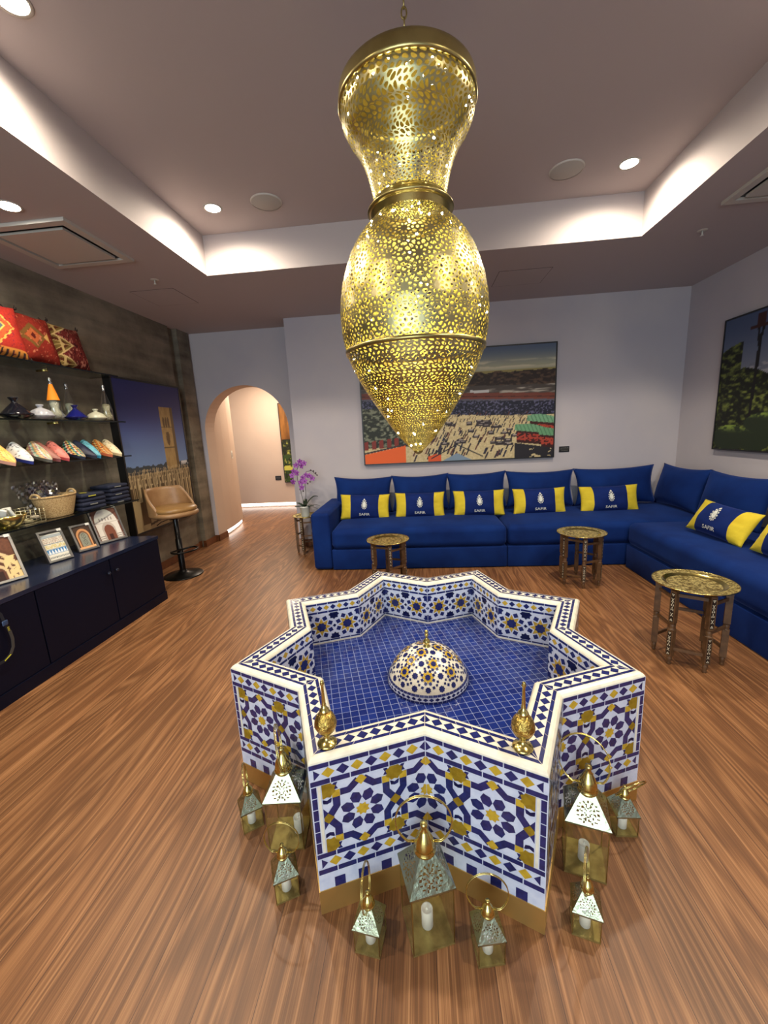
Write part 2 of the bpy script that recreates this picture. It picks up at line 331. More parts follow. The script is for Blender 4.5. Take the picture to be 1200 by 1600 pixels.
def cassette(x0, x1, y0, y1, lb):
    t = empty('air_vent', ((x0+x1)/2, (y0+y1)/2, ZC), lb, 'air conditioning vent', 'ceiling air vents'); a, b = (x1-x0)/2, (y1-y0)/2
    f = MB(); w_ = .05
    for (p, q, r_, s_) in ((-a, a, -b, -b+w_), (-a, a, b-w_, b), (-a, -a+w_, -b+w_, b-w_), (a-w_, a, -b+w_, b-w_)): f.bb(p, q, r_, s_, -.02, 0)
    f.build('frame', TRIM, t)
    MB().bb(-a+w_, a-w_, -b+w_, b-w_, -.004, -.001).build('duct_opening', BLACK, t)
    MB().bb(-a+w_+.035, a-w_-.035, -b+w_+.035, b-w_-.035, -.024, -.010).build('panel', TRIM, t)
cassette(-2.67, -2.06, 2.52, 3.13, 'square air vent set in the low ceiling above the shop shelves')
cassette(1.99, 2.60, 2.52, 3.13, 'square air vent set in the low ceiling at the right edge of the photo')
for x, y, lb in ((-2.17, 3.53, 'small white fire sprinkler on the low ceiling at the left'), (2.14, 3.54, 'small white fire sprinkler on the low ceiling at the right')):
    t = empty('sprinkler', (x, y, ZC), lb, 'sprinkler', 'ceiling sprinklers')
    MB().lathe([(.0001,-.004),(.028,-.004),(.034,0)], 24).build('escutcheon', TRIM, t)
    MB().tube([(0,0,-.004),(0,0,-.035)], .006).lathe([(.0001,-.037),(.013,-.037),(.013,-.034)], 12).build('nozzle', TRIM, t)
for x0, x1, y0, y1, lb in ((.754, 1.22, 4.02, 4.42, 'flush access hatch in the low ceiling above the large market picture'), (-2.55, -2.14, 3.735, 4.17, 'flush access hatch in the low ceiling above the bar stool')):
    c = MB(); e = .004
    for (p, q, r_, s_) in ((x0, x1, y0, y0+e), (x0, x1, y1-e, y1), (x0, x0+e, y0, y1), (x1-e, x1, y0, y1)): c.bb(p, q, r_, s_, ZC-.0015, ZC+.001)
    t = empty('access_hatch', ((x0+x1)/2, (y0+y1)/2, ZC), lb, 'ceiling hatch')
    o = c.build('seam', mat('seam', S(80,70,66), .9), t); o.location = (-(x0+x1)/2, -(y0+y1)/2, -ZC)
    MB().bb(-(x1-x0)/2+e, (x1-x0)/2-e, -(y1-y0)/2+e, (y1-y0)/2-e, -.002, 0).build('panel', CEIL, t)

# ------------------------------------------------------------------ star fountain
FC = Vector((0.0027, 1.677, 0)); FR, FN, FROT, FH = .8305, .6356, -.0241, .527
AP = FR*math.cos(PI/4)
def star_pts(s=1.0):
    return [Vector(((FR if k % 2 == 0 else FN)*s*math.cos(FROT+k*PI/8-PI/2-PI/8), (FR if k % 2 == 0 else FN)*s*math.sin(FROT+k*PI/8-PI/2-PI/8), 0)) for k in range(16)]
ST = star_pts(); sc_ = lambda d: (AP-d)/AP
def clip(poly, u0, u1, v0, v1):
    for ax, lim, sg in ((0, u0, 1), (0, u1, -1), (1, v0, 1), (1, v1, -1)):
        out = []
        for i in range(len(poly)):
            a, b = poly[i], poly[(i+1) % len(poly)]; da, db = (a[ax]-lim)*sg, (b[ax]-lim)*sg
            if da >= 0: out.append(a)
            if (da >= 0) != (db >= 0): t = da/(da-db); out.append((a[0]+(b[0]-a[0])*t, a[1]+(b[1]-a[1])*t))
        poly = out
        if len(poly) < 3: return []
    return poly
def rect(u0, u1, v0, v1): return [(u0, v0), (u1, v0), (u1, v1), (u0, v1)]
def nstar(cx, cy, r, n=8, k=.76, a0=0): return [(cx+(r if i % 2 == 0 else r*k)*math.cos(a0+PI*i/n), cy+(r if i % 2 == 0 else r*k)*math.sin(a0+PI*i/n)) for i in range(2*n)]
def rsq(cx, cy, r, a=0): return [(cx+r*math.cos(a+PI/2*i), cy+r*math.sin(a+PI/2*i)) for i in range(4)]
def pline(pts, w_):
    L_, R_ = [], []
    for i, p in enumerate(pts):
        a = pts[max(i-1, 0)]; b = pts[min(i+1, len(pts)-1)]
        if 0 < i < len(pts)-1:
            d1 = Vector((p[0]-a[0], p[1]-a[1])).normalized(); d2 = Vector((b[0]-p[0], b[1]-p[1])).normalized(); t = (d1+d2).normalized(); k = 1/max(.5, t.dot(d1))
        else: t = Vector((b[0]-a[0], b[1]-a[1])).normalized(); k = 1
        n = Vector((-t.y, t.x))*w_/2*k; L_.append((p[0]+n.x, p[1]+n.y)); R_.append((p[0]-n.x, p[1]-n.y))
    return L_+R_[::-1]
def shrink(poly, d=.0009):
    cx = sum(p[0] for p in poly)/len(poly); cy = sum(p[1] for p in poly)/len(poly)
    out = []
    for p in poly:
        l = math.hypot(p[0]-cx, p[1]-cy); k = max(0, 1-d/l) if l > 1e-6 else 1; out.append((cx+(p[0]-cx)*k, cy+(p[1]-cy)*k))
    return out
TM = [PALE, NAVY, GOLD_T, CREAM, GROUT, BRASS_SK]; pP, pN, pG, pC, pT, pB = range(6)
def tilerow(u0, u1, v0, v1, n, m=pN, g=.0014):
    d = (u1-u0)/n; return [(rect(u0+i*d+g/2, u0+(i+1)*d-g/2, v0, v1), m) for i in range(n)]
def diamonds(u0, u1, v0, v1, n, cols=(pG, pN), first=1, endhalf=True):
    d = (u1-u0)/n; vm = (v0+v1)/2; h = (v1-v0)/2*.97; w_ = d*.475; out = []
    for i in range(0, n+1):
        m = cols[(i+first) % len(cols)]; u = u0+i*d
        p = clip([(u-w_, vm), (u, vm-h), (u+w_, vm), (u, vm+h)], u0+.001, u1-.001, v0, v1)
        if p: out.append((p, m))
    return out
def outer_face(Lf):
    """polys in (u from tip to notch, v = height) with material"""
    P = []; f = lambda a: [(p, m, 1) for p, m in a]
    P += [(rect(0, Lf, .08, .512), pP, 0)]
    P += f(tilerow(.001, Lf, .4965, .5115, 6)); P += f(diamonds(.012, Lf, .4595, .4965, 8)); P += f(tilerow(.001, Lf, .4425, .4590, 6))
    P += f(tilerow(.001, Lf, .1960, .212, 6)); P += f(diamonds(.012, Lf, .158, .196, 8)); P += f(tilerow(.001, Lf, .1395, .1570, 6))
    for k in range(5): P.append((rect(.045+k*.072, .045+k*.072+.033, .082, .118), pN, 1))
    for k in range(6): P.append((rect(.003, .018, .2145+k*.0378, .2145+k*.0378+.0366), pN, 1))
    u0, u1, v0, v1 = .031, Lf-.0005, .212, .4425; vm = .327; Pd = .2; x0 = Lf-Pd
    P.append((rect(.0205, .0290, .214, .4405), pC, 1)); P.append((rect(.0285, .0295, .214, .4405), pT, 2))
    def addc(poly, m, l=1):
        q = clip(poly, u0, u1, v0, v1)
        if q: P.append((q, m, l))
    for cx in (x0-Pd, x0, x0+Pd):
        addc(nstar(cx, vm, .0225, 8, .72, PI/8), pG, 2)
        for i in range(8):
            a = PI*2*i/8+PI/8; ca, sa = math.cos(a), math.sin(a)
            pet = [(.0240, 0), (.037, -.0160), (.056, -.0160), (.0690, 0), (.056, .0160), (.037, .0160)]
            addc([(cx+x*ca-y*sa, vm+x*sa+y*ca) for x, y in pet], pN, 1)
        for sx in (-1, 1):
            for sy in (-1, 1):
                addc(pline([(cx+sx*.062, vm+sy*.0765), (cx+sx*.037, vm+sy*.0765), (cx+sx*.007, vm+sy*.103)], .0225), pN, 1)
                addc(pline([(cx+sx*.0735, vm+sy*.066), (cx+sx*.0735, vm+sy*.036), (cx+sx*.094, vm+sy*.008)], .0225), pN, 1)
                addc(rsq(cx+sx*.0735, vm+sy*.0765, .0168, PI/4), pG, 3)
                addc([(cx+sx*.066, vm+sy*.090), (cx+sx*.082, vm+sy*.090), (cx+sx*.086, vm+sy*.104), (cx+sx*.078, vm+sy*.114), (cx+sx*.066, vm+sy*.114), (cx+sx*.071, vm+sy*.102)], pN, 1)
                addc([(cx+sx*.085, vm+sy*.066), (cx+sx*.1, vm+sy*.060), (cx+sx*.112, vm+sy*.066), (cx+sx*.112, vm+sy*.051), (cx+sx*.1, vm+sy*.047), (cx+sx*.088, vm+sy*.051)], pN, 1)
                addc(nstar(cx+sx*.1, vm+sy*.094, .0295, 8, .80, PI/8), pG, 3)
                # white arrowheads between straps and petals
        for sy in (-1, 1): addc(rsq(cx, vm+sy*.101, .0185, 0), pG, 3)
        for sx in (-1, 1): addc(rsq(cx+sx*.1, vm, .0185, 0), pG, 3)
    return P
def inner_face(Lf):
    P = []; f = lambda a: [(p, m, 1) for p, m in a]
    P += [(rect(0, Lf, .275, .512), pP, 0)]
    P += f(tilerow(0, Lf, .500, .511, 5)); P += f(diamonds(0, Lf, .466, .498, 8)); P += f(tilerow(0, Lf, .452, .463, 5))
    P += f(tilerow(0, Lf, .287, .295, 5))
    P.append((rect(0, Lf, .275, .284), pC, 1))
    v0, v1 = .297, .450; Pd = .142
    def addc(poly, m, l=1):
        q = clip(poly, .0005, Lf-.0005, v0, v1)
        if q: P.append((q, m, l))
    for cx in (Lf-Pd*1.5, Lf-Pd*.5):
        vm = .372
        addc(nstar(cx, vm, .052, 8, .58, 0), pG, 1); addc(nstar(cx, vm, .028, 8, .80, PI/8), pN, 2)
        for i in range(8):
            a = PI/4*i+PI/8; addc(rsq(cx+.053*math.cos(a), vm+.053*math.sin(a), .0165, a), pN, 2)
        for sx in (-1, 1):
            addc(nstar(cx+sx*Pd/2, vm+.066, .031, 8, .74, 0), pN, 3); addc(nstar(cx+sx*Pd/2, vm-.066, .029, 8, .74, 0), pN, 3)
            addc(rsq(cx+sx*Pd/2, vm, .011, 0), pN, 3)
    return P
fountain = empty('star_fountain', (FC.x, FC.y, 0), 'large eight-pointed star fountain clad in blue, white and ochre mosaic tiles', 'fountain')
def face_build(name, polysf, pts, outward, z_inset=0):
    mb = MB(); cen = Vector((0, 0, 0))
    for k in range(0, 16, 2):
        T = pts[k]
        for nb in (pts[(k+1) % 16], pts[(k-1) % 16]):
            Lf = (nb-T).length; d = (nb-T)/Lf; nrm = Vector((d.y, -d.x, 0)); mid = (T+nb)/2
            if (nrm.dot(mid) < 0) == outward: nrm = -nrm
            flip = d.cross(Vector((0, 0, 1))).dot(nrm) < 0
            for poly, m, l in polysf(Lf):
                if l: poly = shrink(poly)
                vs = [T+d*u+nrm*(.0004*l)+Vector((0, 0, v)) for u, v in poly]
                if flip: vs = vs[::-1]
                mb.add(vs, [tuple(range(len(vs)))], m)
    return mb.build(name, TM, fountain)
face_build('outer_wall_tiles', outer_face, ST, True)
IN = star_pts(sc_(.097)); face_build('inner_wall_tiles', inner_face, IN, False)
# rim
def rim():
    mb = MB()
    def P3(k, t, d, z): a = ST[k % 16]*sc_(d); b = ST[(k+1) % 16]*sc_(d); q = a.lerp(b, t); return (q.x, q.y, z)
    prof = [(0,.505),(0,.509),(.002,.516),(.007,.5225),(.014,.526),(.020,.527),(.077,.527),(.083,.526),(.090,.5225),(.095,.516),(.097,.509),(.097,.505)]
    for k in range(16):
        for (d0, z0), (d1, z1) in zip(prof[:-1], prof[1:]):
            m = pP if (d0, d1) == (.020, .077) else pC
            mb.add([P3(k, 0, d0, z0), P3(k, 1, d0, z0), P3(k, 1, d1, z1), P3(k, 0, d1, z1)], [(0,1,2,3)], pC if m == pC else pC, True)
        ln = (ST[(k+1) % 16]-ST[k]).length; n = 6
        for d0, d1 in ((.0205, .0315), (.0655, .0765)):
            for i in range(n):
                g = .002
                mb.add([P3(k, i/n+g, d0, .5274), P3(k, (i+1)/n-g, d0, .5274), P3(k, (i+1)/n-g, d1, .5274), P3(k, i/n+g, d1, .5274)], [(0,1,2,3)], pN)
        n = 8; dm, dh = .0485, .0162
        A_, B_ = Vector(P3(k, 0, dm, .5275)), Vector(P3(k, 1, dm, .5275)); e_ = (B_-A_).normalized(); n_ = Vector((-e_.y, e_.x, 0)); ww = (B_-A_).length/n*.46
        for i in range(n+1):
            c_ = A_.lerp(B_, i/n)
            if i == 0: q = [P3(k, 0, dm-dh, .5275), tuple(c_+e_*ww), P3(k, 0, dm+dh, .5275)]
            elif i == n: q = [P3(k, 1, dm-dh, .5275), tuple(c_-e_*ww), P3(k, 1, dm+dh, .5275)]
            else: q = [tuple(c_+e_*ww), tuple(c_+n_*dh), tuple(c_-e_*ww), tuple(c_-n_*dh)]
            mb.add(q, [tuple(range(len(q)))], pN)
    # mitre grout lines
    for k in range(16):
        a, b = ST[k]*sc_(.0), ST[k]*sc_(.097); t = Vector((-(b-a).y, (b-a).x, 0)).normalized()*.0007
        mb.add([(a.x*.98+t.x, a.y*.98+t.y, .5279), (a.x*.98-t.x, a.y*.98-t.y, .5279), (b.x*1.02-t.x, b.y*1.02-t.y, .5279), (b.x*1.02+t.x, b.y*1.02+t.y, .5279)], [(0,1,2,3)], pC)
    return mb
rim().build('rim', TM, fountain)
mb = MB()
for k in range(16):
    a, b = ST[k], ST[(k+1) % 16]; s2 = 1.004
    mb.add([(a.x*s2, a.y*s2, 0), (b.x*s2, b.y*s2, 0), (b.x*s2, b.y*s2, .083), (a.x*s2, a.y*s2, .083)], [(0,1,2,3)])
    mb.add([(a.x*s2, a.y*s2, .083), (b.x*s2, b.y*s2, .083), (b.x*.99, b.y*.99, .083), (a.x*.99, a.y*.99, .083)], [(0,1,2,3)])
tag(mb.build('skirting_plate', BRASS_SK, fountain), 'brushed brass plate around the foot')
def mat_pool():
    m = mat('pool_tiles', S(30,50,128), .15, spec=.6, coat=.3); nt = m.node_tree; N = nt.nodes; L = nt.links
    tc = N.new('ShaderNodeTexCoord'); mp = N.new('ShaderNodeMapping'); mp.inputs['Rotation'].default_value = (0, 0, R(-16)); L.new(tc.outputs['Object'], mp.inputs[0])
    br = N.new('ShaderNodeTexBrick'); br.offset = 0; br.inputs['Scale'].default_value = 1; br.inputs['Brick Width'].default_value = .034; br.inputs['Row Height'].default_value = .034
    br.inputs['Mortar Size'].default_value = .0009; br.inputs['Mortar Smooth'].default_value = 0; br.inputs['Bias'].default_value = 0
    br.inputs['Color1'].default_value = (*S(20,36,104), 1); br.inputs['Color2'].default_value = (*S(28,48,124), 1); br.inputs['Mortar'].default_value = (*S(140,155,196), 1)
    L.new(mp.outputs[0], br.inputs['Vector']); L.new(br.outputs['Color'], N['Principled BSDF'].inputs['Base Color']); return m
mb = MB(); pts = star_pts(sc_(.095)); mb.add([(p.x, p.y, .276) for p in pts], [tuple(range(16))]); mb.build('pool_floor', mat_pool(), fountain)
# mosaic dome
def dome():
    mb = MB(); z0 = .276; Rb, Rd, hb = .185, .1755, .036; Rs = .184; cz = z0+hb+.126-Rs
    mb.lathe([(Rb, z0), (Rb-.001, z0+.010), (Rb-.004, z0+.026), (Rd, z0+hb)], 96, pP)
    def bandquad(a0, a1, q0, q1, m, off):
        r0, zz0 = q0; r1, zz1 = q1
        mb.add([((r0+off)*math.cos(a0), (r0+off)*math.sin(a0), zz0), ((r0+off)*math.cos(a1), (r0+off)*math.sin(a1), zz0), ((r1+off)*math.cos(a1), (r1+off)*math.sin(a1), zz1), ((r1+off)*math.cos(a0), (r1+off)*math.sin(a0), zz1)], [(0,1,2,3)], m)
    n = 60
    for i in range(n):
        a = 2*PI*i/n; d = 2*PI/n
        bandquad(a+.004, a+d-.004, (Rb, z0), (Rb-.001, z0+.0095), pN, .0008); bandquad(a+.004, a+d-.004, (Rb-.0044, z0+.0285), (Rd, z0+hb), pN, .0008)
    n = 46
    for i in range(n):
        a = 2*PI*i/n; d = 2*PI/n*.44; q = [(a-d, .019), (a, .0105), (a+d, .019), (a, .0275)]
        mb.add([((Rb-.0022+.001)*math.cos(x) - 0, (Rb-.0012)*math.sin(x), z0+y) for x, y in q], [(0,1,2,3)], pN)
    prof = [(Rs*math.sin(t), cz+Rs*math.cos(t)) for t in [math.acos((z0+hb-cz)/Rs)*(1-i/18) for i in range(19)]]; prof[-1] = (.0001, prof[-1][1])
    mb.lathe(prof, 72, pC)
    tmax = math.acos((z0+hb-cz)/Rs)
    def proj(t, ph, poly, m, off):
        n_ = Vector((math.sin(t)*math.cos(ph), math.sin(t)*math.sin(ph), math.cos(t))); e1 = Vector((math.cos(t)*math.cos(ph), math.cos(t)*math.sin(ph), -math.sin(t))); e2 = Vector((-math.sin(ph), math.cos(ph), 0))
        vs = []
        for x, y in poly:
            q = (n_*Rs+e1*x+e2*y).normalized()
            if math.acos(q.z) > tmax-.01: return
            q = q*(Rs+off); vs.append((q.x, q.y, q.z+cz))
        mb.add(vs, [tuple(range(len(vs)))], m)
    for ri, (t, n) in enumerate(((16, 6), (33, 12), (50, 16), (65.5, 18))):
        for i in range(n):
            ph = 2*PI*(i+(ri % 2)*.5)/n; t_ = R(t); s_ = 1.12
            if (i+ri) % 2 == 0:
                proj(t_, ph, nstar(0, 0, .0245*s_, 8, .62, 0), pG, .0007); proj(t_, ph, nstar(0, 0, .0115*s_, 8, .8, .39), pN, .0013)
                for k in range(8):
                    a = PI/4*k+PI/8; proj(t_, ph, rsq(.0235*s_*math.cos(a), .0235*s_*math.sin(a), .0078, a+PI/4), pN, .0013)
            else:
                proj(t_, ph, nstar(0, 0, .0128*s_, 8, .8, 0), pN, .0010)
                for k in range(4):
                    a = PI/2*k+PI/4; proj(t_, ph, rsq(.026*math.cos(a), .026*math.sin(a), .0066, a), pN, .0010)
    return mb.build('dome', TM, fountain)
dm = dome()
mb = MB(); mb.lathe([(.0001,.434),(.016,.434),(.017,.438),(.012,.443),(.009,.448),(.013,.452),(.0165,.459),(.015,.466),(.009,.472),(.0055,.477),(.005,.487),(.009,.491),(.0095,.495),(.006,.4985),(.0045,.500),(.0075,.503),(.0085,.508),(.006,.513),(.0001,.5155)], 24)
tag(mb.build('finial', BRASS, dm), 'small turned brass finial')

# brass rosewater sprinklers on the rim
spr = empty('rosewater_sprinkler', (-.292, .985, .5283), 'engraved brass rosewater sprinkler on the front left point of the fountain rim', 'rosewater sprinkler', 'brass rosewater sprinklers')
mb = MB(); mb.lathe([(.0001,0),(.027,0),(.0285,.004),(.026,.008),(.018,.0125),(.0095,.018),(.008,.028),(.010,.034),(.013,.037)], 32); mb.build('foot', BRASS, spr)
EN = mat('engraved_brass', S(206,172,88), .26, 1.0, noise=(90, S(160,136,72), .42, .62), bump=(130, .5))
mb = MB(); mb.lathe([(.013,.037),(.024,.045),(.0305,.058),(.032,.064),(.0322,.067),(.030,.079),(.025,.091),(.018,.099),(.0135,.103)], 32); tag(mb.build('bulb', EN, spr), 'engraved brass bulb')
mb = MB(); mb.lathe([(.0135,.103),(.015,.106),(.0135,.111),(.009,.117),(.0062,.120),(.0065,.128),(.0052,.131),(.0052,.14),(.0042,.165),(.0038,.186),(.0058,.189),(.0062,.193),(.004,.197),(.0045,.2),(.0001,.202)], 20); mb.build('spout', BRASS, spr)
dup(spr, (.255, .985, .5283), .4, 'engraved brass rosewater sprinkler on the front right point of the fountain rim')

# ------------------------------------------------------------------ lanterns
def pierced_roof(mb, w, wt, z0, z1):
    n = 26
    for q in range(4):
        rot = Matrix.Rotation(q*PI/2, 3, 'Z')
        def pt(i, j):
            v = j/n; hw = w/2+(wt/2-w/2)*v; return rot @ Vector(((2*i/n-1)*hw, -hw, z0+(z1-z0)*v))
        hgt = math.hypot(z1-z0, (w-wt)/2); vs = []; idx = {}
        for j in range(n+1):
            for i in range(n+1): idx[(i, j)] = len(vs); vs.append(pt(i, j))
        fs = []
        for j in range(n):
            for i in range(n):
                v = (j+.5)/n; x = (2*(i+.5)/n-1)*(1+(wt/w-1)*v); y = (v-.42)*hgt/(w/2)
                r_ = math.hypot(x, y)/.52; a = math.atan2(y, x); hole = False
                if .12 < r_ < .36 and math.cos(8*a) > .1: hole = True
                if .46 < r_ < .68 and math.cos(10*a+1) > .25: hole = True
                if .78 < r_ < .98 and math.cos(16*a) > .35: hole = True
                if not hole: fs.append((idx[(i, j)], idx[(i+1, j)], idx[(i+1, j+1)], idx[(i, j+1)]))
        mb.add(vs, fs, 0)
BASEM = mat('satin_brass_base', S(186,170,108), .42, .8, noise=(30, S(140,124,74), .35, .7))
def lantern(loc, rz, label, w, zb, zr, zc, zt, big, hang, hrot=0):
    t = empty('lantern', loc, label, 'lantern', 'brass and glass candle lanterns round the fountain', rz); h = w/2; e = .003 if big else .0022
    mb = MB(); mb.bb(-h, h, -h, h, 0, .006); mb.build('base_plate', BASEM, t)
    for sx in (-1, 1):
        for sy in (-1, 1): MB().bb(sx*h-e*(sx > 0), sx*h+e*(sx < 0), sy*h-e*(sy > 0), sy*h+e*(sy < 0), .006, zb).build('corner_post', BRASS_D, t)
    for q in range(4):
        o = MB().bb(-h+e, h-e, -h+.0004, -h+.0014, .006, zb).build('glass_pane', GLASS_A, t, rz=q*PI/2)
    mb = MB(); w2 = w*1.07; mb.bb(-w2/2, w2/2, -w2/2, -w2/2+e*1.5, zb-.001, zb+.004); mb.bb(-w2/2, w2/2, w2/2-e*1.5, w2/2, zb-.001, zb+.004); mb.bb(-w2/2, -w2/2+e*1.5, -w2/2, w2/2, zb-.001, zb+.004); mb.bb(w2/2-e*1.5, w2/2, -w2/2, w2/2, zb-.001, zb+.004)
    pierced_roof(mb, w2, w*.36, zb+.004, zr); tag(mb.build('roof', BRASS_PALE, t), 'pierced pale brass roof')
    s_ = w*.36/2; H = zc-zr
    mb = MB(); mb.lathe([(s_*1.25, zr-.006), (s_*1.42, zr+H*.0), (s_*1.40, zr+H*.05), (s_*1.22, zr+H*.09), (s_*1.30, zr+H*.15), (s_*1.28, zr+H*.22), (s_*1.20, zr+H*.34), (s_*1.02, zr+H*.46), (s_*.76, zr+H*.58), (s_*.56, zr+H*.70), (s_*.36, zr+H*.78), (s_*.40, zr+H*.86), (s_*.48, zr+H*.92), (s_*.44, zr+H*1.0), (.0001, zr+H*1.04)], 24)
    cap = mb.build('cap', BRASS, t)
    for sx in (-1, 1): MB().sphere((sx*s_*1.15, 0, zr+H*.3), s_*.2, 8).build('lug', BRASS, cap)
    mb = MB(); rr = (zt-(zr+H*.3))/2; pz = zr+H*.3; ang = R(hang)
    pts = []
    for i in range(33):
        a = -PI*.30+ (PI*1.60)*i/32; x = rr*1.02*math.cos(a)*(1 if True else 0); z = rr*math.sin(a)+rr*.81
        pts.append((x, z*math.sin(ang), pz+z*math.cos(ang)))
    pts = [(-s_*1.15, 0, pz)]+pts[::-1]+[(s_*1.15, 0, pz)]
    for dx in ((-.0022, .0022) if big else (-.0016, .0016)): mb.tube([(p[0], p[1]+dx, p[2]) for p in pts], .0018 if big else .0013, 6)
    mb.build('handle', BRASS, t, rz=hrot); cap.rotation_euler = (0, 0, hrot); return t
def candle(loc, label, r, h):
    t = empty('candle', loc, label, 'candle', 'white candles inside the lanterns')
    mb = MB(); mb.lathe([(.0001,0),(r,0),(r,h*.98),(r*.97,h),(r*.8,h*.985),(r*.6,h*.93),(.0001,h*.9)], 24); mb.build('wax', CANDLE, t)
    mb = MB(); mb.lathe([(.0001,h*.88),(r*.18,h*.93),(r*.2,h*.99),(r*.1,h*1.05),(.0001,h*1.1)], 10); mb.build('flame_bulb', CANDLE, t)
BIGL = (.120, .195, .272, .358, .448); SML = (.072, .079, .132, .172, .252)
LANT = [  # (x, y), turn, label, large, ring swing, ring turn
 ((-.022, .905), 17.8, 'large brass lantern standing centred in front of the fountain notch', 1, 4, -15),
 ((-.505, 1.155), 5.5, 'large brass lantern standing left of the fountain with a white candle at its right', 1, 6, 105),
 ((.487, 1.112), -16, 'large brass lantern with tilted ring handle standing right of the fountain', 1, 52, 10),
 ((-.665, 1.192), 34, 'small brass lantern farthest left, half behind the large left lantern', 0, 5, 80),
 ((-.462, .978), 26, 'small brass lantern in front of the large left lantern', 0, 6, -25),
 ((-.181, .862), -9, 'small brass lantern just left of the large centre lantern', 0, 5, 98),
 ((.140, .858), 9.5, 'small brass lantern just right of the large centre lantern', 0, 8, -10),
 ((.661, 1.228), 1, 'small brass lantern farthest right, behind the large right lantern', 0, -30, 20),
 ((.422, .930), -15.5, 'small brass lantern at front right, before the large right lantern', 0, 5, 80)]
for (x, y), rz, lb, big, hang, hrot in LANT:
    lantern((x, y, 0), R(rz), lb, *(BIGL if big else SML), big, hang, R(hrot))
    cx_, cy2 = (.028, .01) if 'candle at its right' in lb else (0, 0)
    candle((x+cx_, y+cy2, .0062), 'white candle inside the ' + lb.replace('standing ', '').replace(' with a white candle at its right', '').replace(' with tilted ring handle', ''), .0165 if big else .0145, .058 if big else .042)

# ------------------------------------------------------------------ pierced brass chandelier
def voronoi_cell(seeds):
    """periodic voronoi cells of seeds in the unit square -> list of polygons"""
    allp = [(x+i, y+j) for x, y in seeds for i in (-1, 0, 1) for j in (-1, 0, 1)]; out = []
    for sx, sy in seeds:
        poly = [(sx-.8, sy-.8), (sx+.8, sy-.8), (sx+.8, sy+.8), (sx-.8, sy+.8)]
        for px, py in allp:
            dx, dy = px-sx, py-sy
            if abs(dx)+abs(dy) < 1e-9 or dx*dx+dy*dy > 1.3: continue
            mx_, my_ = (px+sx)/2, (py+sy)/2; res = []
            for i in range(len(poly)):
                a, b = poly[i], poly[(i+1) % len(poly)]
                da = (mx_-a[0])*dx+(my_-a[1])*dy; db = (mx_-b[0])*dx+(my_-b[1])*dy
                if da >= 0: res.append(a)
                if (da >= 0) != (db >= 0): t = da/(da-db); res.append((a[0]+(b[0]-a[0])*t, a[1]+(b[1]-a[1])*t))
            poly = res
            if len(poly) < 3: break
        if len(poly) >= 3: out.append(((sx, sy), poly))
    return out
def seeds_rosette(rings, cxy=(.5, .5)):
    o = [(cxy, 1)] if False else [cxy]
    for n, r, a0 in rings: o += [(cxy[0]+r*math.cos(a0+2*PI*i/n), cxy[1]+r*math.sin(a0+2*PI*i/n)) for i in range(n)]
    return o
def pierced_shell(mb, prof, N, seeds, strut, warp=0.0, asp=1.0, solid=(0,), m=0):
    # arc-length profile
    L_ = [0]
    for a, b in zip(prof[:-1], prof[1:]): L_.append(L_[-1]+math.hypot(b[0]-a[0], b[1]-a[1]))
    def at(s_):
        s_ = max(0, min(L_[-1], s_))
        for i in range(len(L_)-1):
            if s_ <= L_[i+1] or i == len(L_)-2:
                t = (s_-L_[i])/max(1e-9, L_[i+1]-L_[i]); return (prof[i][0]+(prof[i+1][0]-prof[i][0])*t, prof[i][1]+(prof[i+1][1]-prof[i][1])*t)
    rows = []; s0 = 0
    while s0 < L_[-1]-1e-4:
        h = 2*PI*at(s0)[0]/N*asp; h = 2*PI*at(s0+h/2)[0]/N*asp
        rest = L_[-1]-s0
        if rest < 1.5*h: h = rest
        h = max(h, .012); rows.append((s0, min(h, rest))); s0 += h
    cells = voronoi_cell(seeds)
    for ri, (s0, h) in enumerate(rows):
        for k in range(N):
            for ci, (sd, poly) in enumerate(cells):
                n = len(poly); cx = sum(p[0] for p in poly)/n; cy = sum(p[1] for p in poly)/n
                # densify
                pp = []
                for i in range(n):
                    a, b = poly[i], poly[(i+1) % n]; l = math.hypot(b[0]-a[0], b[1]-a[1]); m_ = max(1, int(l/.09)); pp += [(a[0]+(b[0]-a[0])*j/m_, a[1]+(b[1]-a[1])*j/m_) for j in range(m_)]
                def mp(u, v, off=0):
                    v = max(-.0, v) if ri == 0 else v
                    if ri == len(rows)-1: v = min(1.0, v)
                    uu = u + warp*math.sin(2*PI*v)*.5
                    r, z = at(s0+v*h); a = 2*PI*(k+uu+(ri % 2)*.5)/N; return ((r+off)*math.cos(a), (r+off)*math.sin(a), z)
                if ci in solid:
                    mb.add([mp(*p) for p in pp], [tuple(range(len(pp)))], m, True); continue
                inn = []
                inrad = min(math.hypot((poly[i][0]+poly[(i+1) % n][0])/2-cx, (poly[i][1]+poly[(i+1) % n][1])/2-cy) for i in range(n))
                kf = min(.8, strut/inrad)
                for x, y in pp: inn.append((x+(cx-x)*kf, y+(cy-y)*kf))
                # round the hole a little
                m2 = len(inn); inn = [((inn[i-1][0]+2*inn[i][0]+inn[(i+1) % m2][0])/4, (inn[i-1][1]+2*inn[i][1]+inn[(i+1) % m2][1])/4) for i in range(m2)]
                vs = [mp(*p) for p in pp]+[mp(*p) for p in inn]
                mb.add(vs, [(i, (i+1) % m2, m2+(i+1) % m2, m2+i) for i in range(m2)], m, True)
CHX, CHY = -.006, 1.677
ch = empty('pierced_lantern_chandelier', (CHX, CHY, 1.305), 'tall vase-shaped pierced brass chandelier hanging on a chain above the fountain', 'chandelier')
def chb(mb, name, m, lb=None):
    o = mb.build(name, m, ch); o.location = (0, 0, -1.305)
    if lb: o['label'] = lb
    return o
